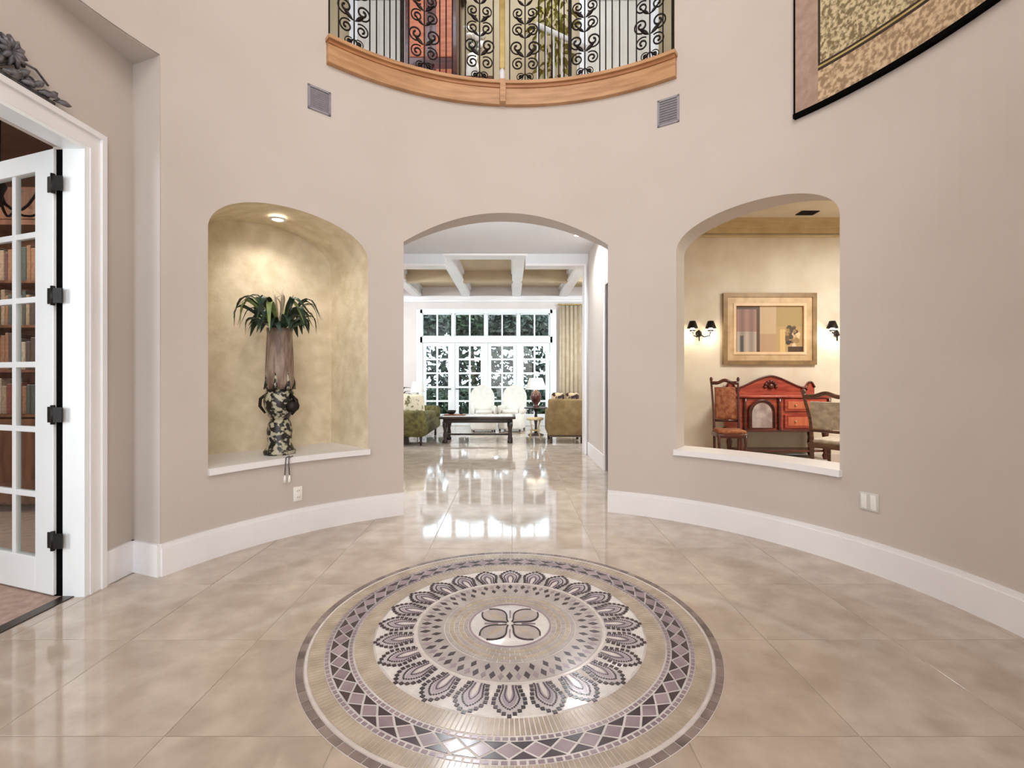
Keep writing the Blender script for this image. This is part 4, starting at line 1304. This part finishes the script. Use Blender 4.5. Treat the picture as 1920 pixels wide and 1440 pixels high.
G().lathe([(0.14, 0), (0.2, 0.36), (0.22, 0.38), (0.21, 0.40), (0.17, 0.40), (0.16, 0.36)], n=20).build('pot', M['bronze'], dp)
lm2 = blade(0.7, 0.09, 0.35, 0.5, 8).mesh('leaf')
lm2.materials.append(M['leaf_dark'])
random.seed(8)
for k in range(22):
    a = k * 2.399
    l_ = bpy.data.objects.new('leaf', lm2)
    l_.location = (0.03 * math.cos(a), 0.03 * math.sin(a), 0.37)
    l_.rotation_euler = (0, random.uniform(-0.9, -0.2), a)
    s_ = random.uniform(0.7, 1.1)
    l_.scale = (s_, s_, s_)
    link(l_, dp)
tl = thing('white_lamp', 'slim white ceramic lamp beyond the olive sofa', 'lamp', (-2.20, 10.95, 0.0))
G().lathe([(0.13, 0), (0.13, 0.02), (0.02, 0.04), (0.02, 0.62), (0.06, 0.70), (0.07, 0.80), (0.03, 0.92), (0.015, 1.0)], n=16).build('stem', M['plate'], tl)
G().lathe([(0.17, 0.96), (0.11, 1.2), (0.106, 1.2), (0.166, 0.96)], n=20, cap=False).build('shade', M['linen'], tl)

# ------------------------------------------------------------------ garden beyond the french doors
G().b2((-25, 12.97, -0.3), (25, 45, -0.06)).build('ground_terrace', M['paving'], label='sunlit pale terrace beyond the french doors', kind=S)
random.seed(17)


def foliage(n, rx, ry, rz, leaf, seed):
    rnd = random.Random(seed)
    vs, fs = [], []
    for k in range(n):
        while True:
            p = Vector((rnd.uniform(-1, 1), rnd.uniform(-1, 1), rnd.uniform(-1, 1)))
            if 0.25 < p.length < 1:
                break
        p = Vector((p.x * rx, p.y * ry, p.z * rz))
        u = Vector((rnd.gauss(0, 1), rnd.gauss(0, 1), rnd.gauss(0, 1))).normalized()
        v = u.orthogonal().normalized()
        s = leaf * rnd.uniform(0.6, 1.3)
        b = len(vs)
        vs += [p - u * s, p + v * s * 0.45, p + u * s, p - v * s * 0.45]
        fs.append((b, b + 1, b + 2, b + 3))
    return G().add(vs, fs)


def tree(x, y, h, r, label, seed, mname):
    t = thing('garden_tree', label, 'tree', (x, y, -0.06), 0, 'trees beyond the terrace')
    G().tube([(0, 0, 0), (0.05, 0, h * 0.3), (-0.03, 0.03, h * 0.7)], [0.12, 0.1, 0.05], 8).build('trunk', M['brown_wood'], t)
    f = foliage(5200, r, r, 0.85, 0.12, seed).build('foliage', M[mname], t)
    f.location = (0, 0, h - 0.85)


for i, (x, y, h, r, lab, mn) in enumerate((
        (-3.5, 17.1, 4.15, 1.2, 'dark leafy tree beyond the leftmost french door', 'tree_dark'),
        (-1.6, 19.0, 4.5, 1.25, 'green tree beyond the second french door', 'tree_leaf'),
        (0.25, 17.1, 4.1, 1.2, 'bushy dark tree beyond the third french door', 'tree_dark'),
        (2.1, 19.0, 4.5, 1.25, 'green tree beyond the rightmost french door', 'tree_leaf'),
        (4.0, 17.1, 4.2, 1.3, 'dark tree at the right end of the terrace', 'tree_dark'),
        (-5.6, 19.2, 4.2, 1.3, 'dark tree at the left end of the terrace', 'tree_leaf'))):
    tree(x, y, h, r, lab, 30 + i, mn)
hgm = foliage(7000, 7.5, 0.5, 0.55, 0.10, 77)
hg = thing('hedge', 'low clipped green hedge along the terrace', 'hedge', (-0.5, 14.75, -0.06))
fo = hgm.build('foliage', M['tree_leaf'], hg, kind='stuff')
fo.location = (0, 0, 0.55)

sh = thing('shrub_border', 'loose dark green shrubs standing behind the low hedge', 'shrubs', (-0.5, 15.62, -0.06))
fs_ = foliage(3400, 5.5, 0.18, 1.35, 0.15, 91).build('foliage', M['tree_dark'], sh, kind='stuff')
fs_.location = (0, 0, 1.35)

# ------------------------------------------------------------------ dining room
DYW = 8.0
DCZ = 3.92
G().b2((1.40, DYW - 0.12, 0), (7.5, DYW - 0.102, DCZ)).build('wall_dining', M['cream'], label='cream sponged wall of the dining room behind the sideboard', kind=S)
G().prism([cyl(t, RW + TW + 0.02, 0)[:2] for t in (94, 84, 74, 64, 54, 44, 34)] + [(1.40, 4.75), (1.40, DYW - 0.1), (7.5, DYW - 0.1), (7.5, 2.0)], DCZ, DCZ + 0.1).build('ceiling_dining', M['cream'], label='cream ceiling of the dining room', kind=S)
G().b2((7.5, 2.0, 0), (7.6, DYW, DCZ)).build('wall_dining_right', M['cream'], label='cream right wall of the dining room', kind=S)
G().b2((2.76, 1.9, 0), (7.6, 2.0, DCZ)).build('wall_dining_front', M['cream'], label='cream front wall of the dining room', kind=S)
G().b2((1.40, 4.6, 0), (1.42, DYW - 0.12, DCZ)).build('wall_dining_left', M['cream'], label='cream left wall of the dining room', kind=S)
yw = DYW - 0.12
G().b2((1.42, yw - 0.16, 3.86), (7.5, yw, DCZ)).b2((1.42, yw - 0.11, 3.78), (7.5, yw, 3.86)).b2((1.42, yw - 0.05, 3.70), (7.5, yw, 3.78)).b2((1.42, yw - 0.03, 3.64), (7.5, yw, 3.67)).build('trim_7', M['gold_paint'], label='tan stepped crown moulding of the dining room', kind=S)
cv = thing('ceiling_vent', 'dark vent in the dining room ceiling', 'vent', (4.72, 7.50, DCZ))
G().b2((-0.14, -0.09, -0.012), (0.14, 0.09, 0.0)).build('frame', M['iron'], cv)
for k in range(5):
    G().box((0, -0.07 + 0.035 * k, -0.014), (0.24, 0.018, 0.006), rx=0.5).build('slat', M['bronze'], cv)
light('dining_fill', 'AREA', (5.6, 5.2, 3.7), 215, (0, 0, 0), 1.2, 1.2, (1, 0.96, 0.90))  # fill lamp added out of view to brighten the dining room

# framed picture
X0, X1, PZ0, PZ1 = 3.53, 5.09, 1.50, 2.70
pic = thing('framed_picture', 'large wall mirror or picture in a wide gold frame over the sideboard', 'picture', ((X0 + X1) / 2, yw, PZ0))
pic['label'] = 'large picture in a wide bronze gold frame over the sideboard'
W_, H_ = X1 - X0, PZ1 - PZ0


def frame_ring(g, hw, z0, z1, wd, y0, y1):
    g.b2((-hw, y0, z0), (-hw + wd, y1, z1)).b2((hw - wd, y0, z0), (hw, y1, z1)).b2((-hw + wd, y0, z0), (hw - wd, y1, z0 + wd)).b2((-hw + wd, y0, z1 - wd), (hw - wd, y1, z1))
    return g


frame_ring(G(), W_ / 2, 0, H_, 0.07, -0.05, 0).build('outer_frame', M['frame_dark'], pic)
frame_ring(G(), W_ / 2 - 0.07, 0.07, H_ - 0.07, 0.10, -0.035, 0).build('frame_slope', M['frame_gold'], pic)
frame_ring(G(), W_ / 2 - 0.17, 0.17, H_ - 0.17, 0.045, -0.045, 0).build('inner_frame', M['frame_pale'], pic)
cw, chh = W_ - 0.43, H_ - 0.43
nx_, nz_ = 120, 80
rb_ = random.Random(6)
BLOOMS = [(rb_.gauss(0.84, 0.06), rb_.gauss(0.36, 0.12), rb_.uniform(0.02, 0.05), rb_.choice([(62, 46, 34), (96, 74, 48), (214, 190, 154), (150, 118, 78), (72, 60, 36)])) for _ in range(34)]
vs, fs = [], []
for j in range(nz_ + 1):
    for i in range(nx_ + 1):
        vs.append((-cw / 2 + cw * i / nx_, -0.012, 0.215 + chh * j / nz_))
for j in range(nz_):
    for i in range(nx_):
        a = j * (nx_ + 1) + i
        fs.append((a, a + 1, a + nx_ + 2, a + nx_ + 1))
cvs = G().add(vs, fs).build('canvas', M['canvas'], pic)
ca = cvs.data.color_attributes.new('paint', 'FLOAT_COLOR', 'POINT')
random.seed(9)
for k, v in enumerate(cvs.data.vertices):
    u, t = (v.co.x + cw / 2) / cw, (v.co.z - 0.215) / chh
    col = (186, 160, 124)
    if u < 0.36:
        f = 0.5 + 0.5 * math.sin(u * 46)
        col = (128 + 30 * f, 98 + 24 * f, 92 + 14 * f) if t > 0.45 else (140 + 40 * f, 130 + 36 * f, 116 + 36 * f)
        if t > 0.93 or u > 0.31 or u < 0.02:
            col = (84, 58, 44)
        if 0.07 < u < 0.12 and t < 0.35:
            col = (70, 72, 70)
    elif u < 0.60:
        col = (190, 164, 128) if t > 0.4 else (176, 146, 112)
    else:
        col = (166, 142, 92) if t > 0.55 else (178, 148, 100)
        for bu, bv, br, bcol in BLOOMS:
            if math.hypot((u - bu) * cw, (t - bv) * chh) < br:
                col = bcol
        if 0.66 < u < 0.74 and t < 0.5:
            col = (206, 176, 116)
        if u > 0.78 and t < 0.12:
            col = (70, 48, 30)
    ca.data[k].color = srgb(*col)

# sideboard
SBX, SBY, SBW = 4.27, 7.40, 1.46
sb = thing('sideboard', 'carved red cherry sideboard with arched crest under the picture', 'sideboard', (SBX, SBY, 0))
hw = SBW / 2
G().box((0, 0.20, 0.70), (SBW, 0.46, 0.52), 0.01, seg=1).build('body', M['cherry'], sb)
G().box((0, 0.19, 0.985), (SBW + 0.08, 0.52, 0.04), 0.012).build('worktop', M['cherry'], sb)
G().box((0, 0.19, 0.45), (SBW + 0.04, 0.50, 0.035), 0.008, seg=1).build('base_moulding', M['cherry_dark'], sb)
cr = []
for i in range(61):
    u = -1 + 2 * i / 60
    z = 1.13 + 0.19 * max(0, math.cos(u * 1.9)) ** 1.6 - 0.04 * math.sin(min(1, abs(u)) * math.pi) * 0.6
    if abs(u) > 0.80:
        z += 0.10 * math.sin((abs(u) - 0.80) / 0.20 * math.pi)
    cr.append((u * hw, z))
G().prism([(-hw, 1.005), (hw, 1.005)] + cr[::-1], 0.36, 0.41, 'y').build('crest', M['cherry'], sb)
G().tube([(x, 0.35, z - 0.005) for x, z in cr], 0.016, 6).build('crest_moulding', M['cherry_dark'], sb)
rs = G()
for k in range(7):
    a = k * math.pi / 6
    rs.ball((0.09 * math.cos(a), 0.345, 1.13 + 0.09 * math.sin(a)), (0.028, 0.02, 0.028), 8)
rs.ball((0, 0.34, 1.14), (0.05, 0.03, 0.05), 10)
rs.build('carved_rosette', M['cherry_dark'], sb)
for s in (-1, 1):
    G().tube([(s * (0.55 + 0.05 * math.cos(i * 0.6) * (1 - i / 16)), 0.345, 1.08 + 0.05 * math.sin(i * 0.6) * (1 - i / 16)) for i in range(14)], 0.012, 6).build('carved_scroll', M['cherry_dark'], sb)
# arched centre niche with a pale glass inset
ap = [(-0.20, 0.49)] + [(-0.20 * math.cos(math.pi * i / 16), 0.74 + 0.19 * math.sin(math.pi * i / 16)) for i in range(17)] + [(0.20, 0.49)]
ip = [(x * 0.78, 0.50 + (z - 0.49) * 0.88) for x, z in ap]
axc = -0.36
ad = G().prism([(x + axc, z) for x, z in ap], -0.055, -0.03, 'y').build('arched_door', M['cherry_dark'], sb)
G().prism([(x + axc, z) for x, z in ip], -0.064, -0.05, 'y').build('glass_inset', M['mirror_pale'], ad)
G().tube([(x + axc, -0.06, z) for x, z in ap], 0.014, 6).build('arch_moulding', M['cherry_dark'], ad)
for x0, x1, z0, z1 in ((0.0, 0.66, 0.755, 0.945), (0.0, 0.66, 0.49, 0.70)):
    dr = G().box(((x0 + x1) / 2, -0.04, (z0 + z1) / 2), (x1 - x0, 0.03, z1 - z0), 0.008, seg=1).build('drawer', M['cherry'], sb)
    G().box(((x0 + x1) / 2, -0.058, (z0 + z1) / 2), (x1 - x0 - 0.09, 0.014, z1 - z0 - 0.07), 0.006, seg=1).build('panel', M['cherry_light'], dr)
    for kx in (0.16, 0.50):
        G().ball((kx, -0.075, (z0 + z1) / 2), (0.016, 0.016, 0.016), 8).build('knob', M['gold'], dr)
for x in (-0.62, -0.08, 0.70):
    G().lathe([(0.030, 0.46), (0.022, 0.55), (0.030, 0.70), (0.022, 0.85), (0.030, 0.96)], (x, -0.045, 0), 10).build('column', M['cherry_dark'], sb)
for sx in (-1, 1):
    for y in (0.0, 0.38):
        G().lathe([(0.03, 0), (0.045, 0.05), (0.028, 0.10), (0.045, 0.22), (0.032, 0.30), (0.05, 0.40), (0.05, 0.44)], (sx * (hw - 0.06), y, 0), 12).build('leg', M['cherry_dark'], sb)
G().box((0, 0.2, 0.12), (SBW - 0.1, 0.34, 0.03), 0.006, seg=1).build('low_shelf', M['cherry_dark'], sb)


def dining_chair(x, y, rz, label, wood, fabric, top):
    t = thing('dining_chair', label, 'chair', (x, y, 0), rz, 'carved dining chairs')
    hb = 0.24
    rake = 0.13
    for s in (-1, 1):
        pts = [(s * 0.20, -0.22 - 0.06, 0), (s * 0.215, -0.22, 0.25), (s * 0.22, -0.21, 0.48), (s * 0.225, -0.235, 0.75), (s * hb, -0.22 - rake, top - 0.06), (s * (hb + 0.005), -0.23 - rake, top)]
        G().tube(pts, [0.022, 0.024, 0.026, 0.022, 0.020, 0.024], 8).build('back_post', wood, t)
        G().ball((s * (hb + 0.005), -0.23 - rake, top + 0.02), (0.03, 0.03, 0.035), 8).build('finial', wood, t)
        fpts = [(s * 0.235, 0.24, 0), (s * 0.21, 0.215, 0.12), (s * 0.225, 0.23, 0.32), (s * 0.23, 0.22, 0.44)]
        G().tube(fpts, [0.028, 0.018, 0.026, 0.034], 8).build('leg', wood, t)
        G().tube([(s * 0.205, -0.235, 0.16), (s * 0.212, 0.215, 0.16)], 0.012, 6).build('side_stretcher', wood, t)
    G().tube([(-0.208, -0.01, 0.16), (0.208, -0.01, 0.16)], 0.012, 6).build('cross_stretcher', wood, t)
    G().box((0, 0.0, 0.435), (0.52, 0.50, 0.06), 0.012).build('seat_rail', wood, t)
    G().box((0, 0.01, 0.485), (0.49, 0.47, 0.06), 0.025).build('seat_pad', fabric, t)
    zc = top - 0.05
    cpts = [(-hb + 2 * hb * i / 14, -0.225 - rake, zc + 0.045 * math.sin(math.pi * i / 14) + 0.012 * math.cos(i * math.pi * 4 / 14)) for i in range(15)]
    G().tube(cpts, 0.026, 8).build('crest_rail', wood, t)
    G().tube([(-0.22, -0.235, 0.62), (0.22, -0.235, 0.62)], 0.018, 8).build('lower_rail', wood, t)
    zm = (0.64 + zc - 0.04) / 2
    ym = -0.235 - rake * (zm - 0.62) / (zc - 0.62) + 0.005
    tilt = math.atan2(rake - 0.02, zc - 0.62)
    G().box((0, ym, zm), (2 * hb - 0.10, 0.035, zc - 0.04 - 0.64), 0.015, rx=tilt).build('back_pad', fabric, t)
    return t


dc_ = dining_chair(3.17, 6.85, R_(168), 'dark cherry dining chair at the left of the sideboard', M['cherry_dark'], M['tapestry_seat'], 1.20)
dc_.scale = (0.78, 0.8, 1.03)
dining_chair(4.05, 5.80, R_(-58), 'cream upholstered dining chair leaning in front of the sideboard', M['walnut'], M['cream_fabric'], 1.08)


def sconce(x, z, label):
    t = thing('wall_sconce', label, 'sconce', (x, yw, z), 0, 'two armed sconces beside the picture')
    G().lathe([(0.05, 0), (0.055, 0.01), (0.02, 0.03)], n=14).build('backplate', M['iron'], t)
    t.children[0].rotation_euler = (R_(90), 0, 0)
    G().tube([(0, -0.02, 0.06), (0, -0.03, -0.12)], [0.016, 0.010], 8).build('stem', M['iron'], t)
    for s in (-1, 1):
        arm = G().tube([(0, -0.03, 0), (s * 0.06, -0.09, -0.06), (s * 0.13, -0.13, -0.04), (s * 0.15, -0.13, 0.02)], 0.010, 8).build('arm', M['iron'], t)
        G().lathe([(0.012, 0.0), (0.045, 0.015), (0.05, 0.03)], (s * 0.15, -0.13, 0.02), 12).build('cup', M['iron'], arm)
        G().lathe([(0.088, 0.06), (0.045, 0.18), (0.042, 0.18), (0.085, 0.06)], (s * 0.15, -0.13, 0.02), 16, cap=False).build('shade', M['iron'], arm)
        G().ball((s * 0.15, -0.13, 0.055), (0.045, 0.045, 0.035), 10).build('bulb', M['bulb'], arm)
    for s in (-1, 1):
        light('sconce_lamp', 'POINT', (x + s * 0.15, yw - 0.14, z - 0.03), 5, size=0.03, color=(1, 0.86, 0.66))
    return t


sconce(3.13, 2.02, 'black iron sconce with two lit shades left of the picture')
sconce(5.44, 2.02, 'black iron sconce partly hidden right of the picture')
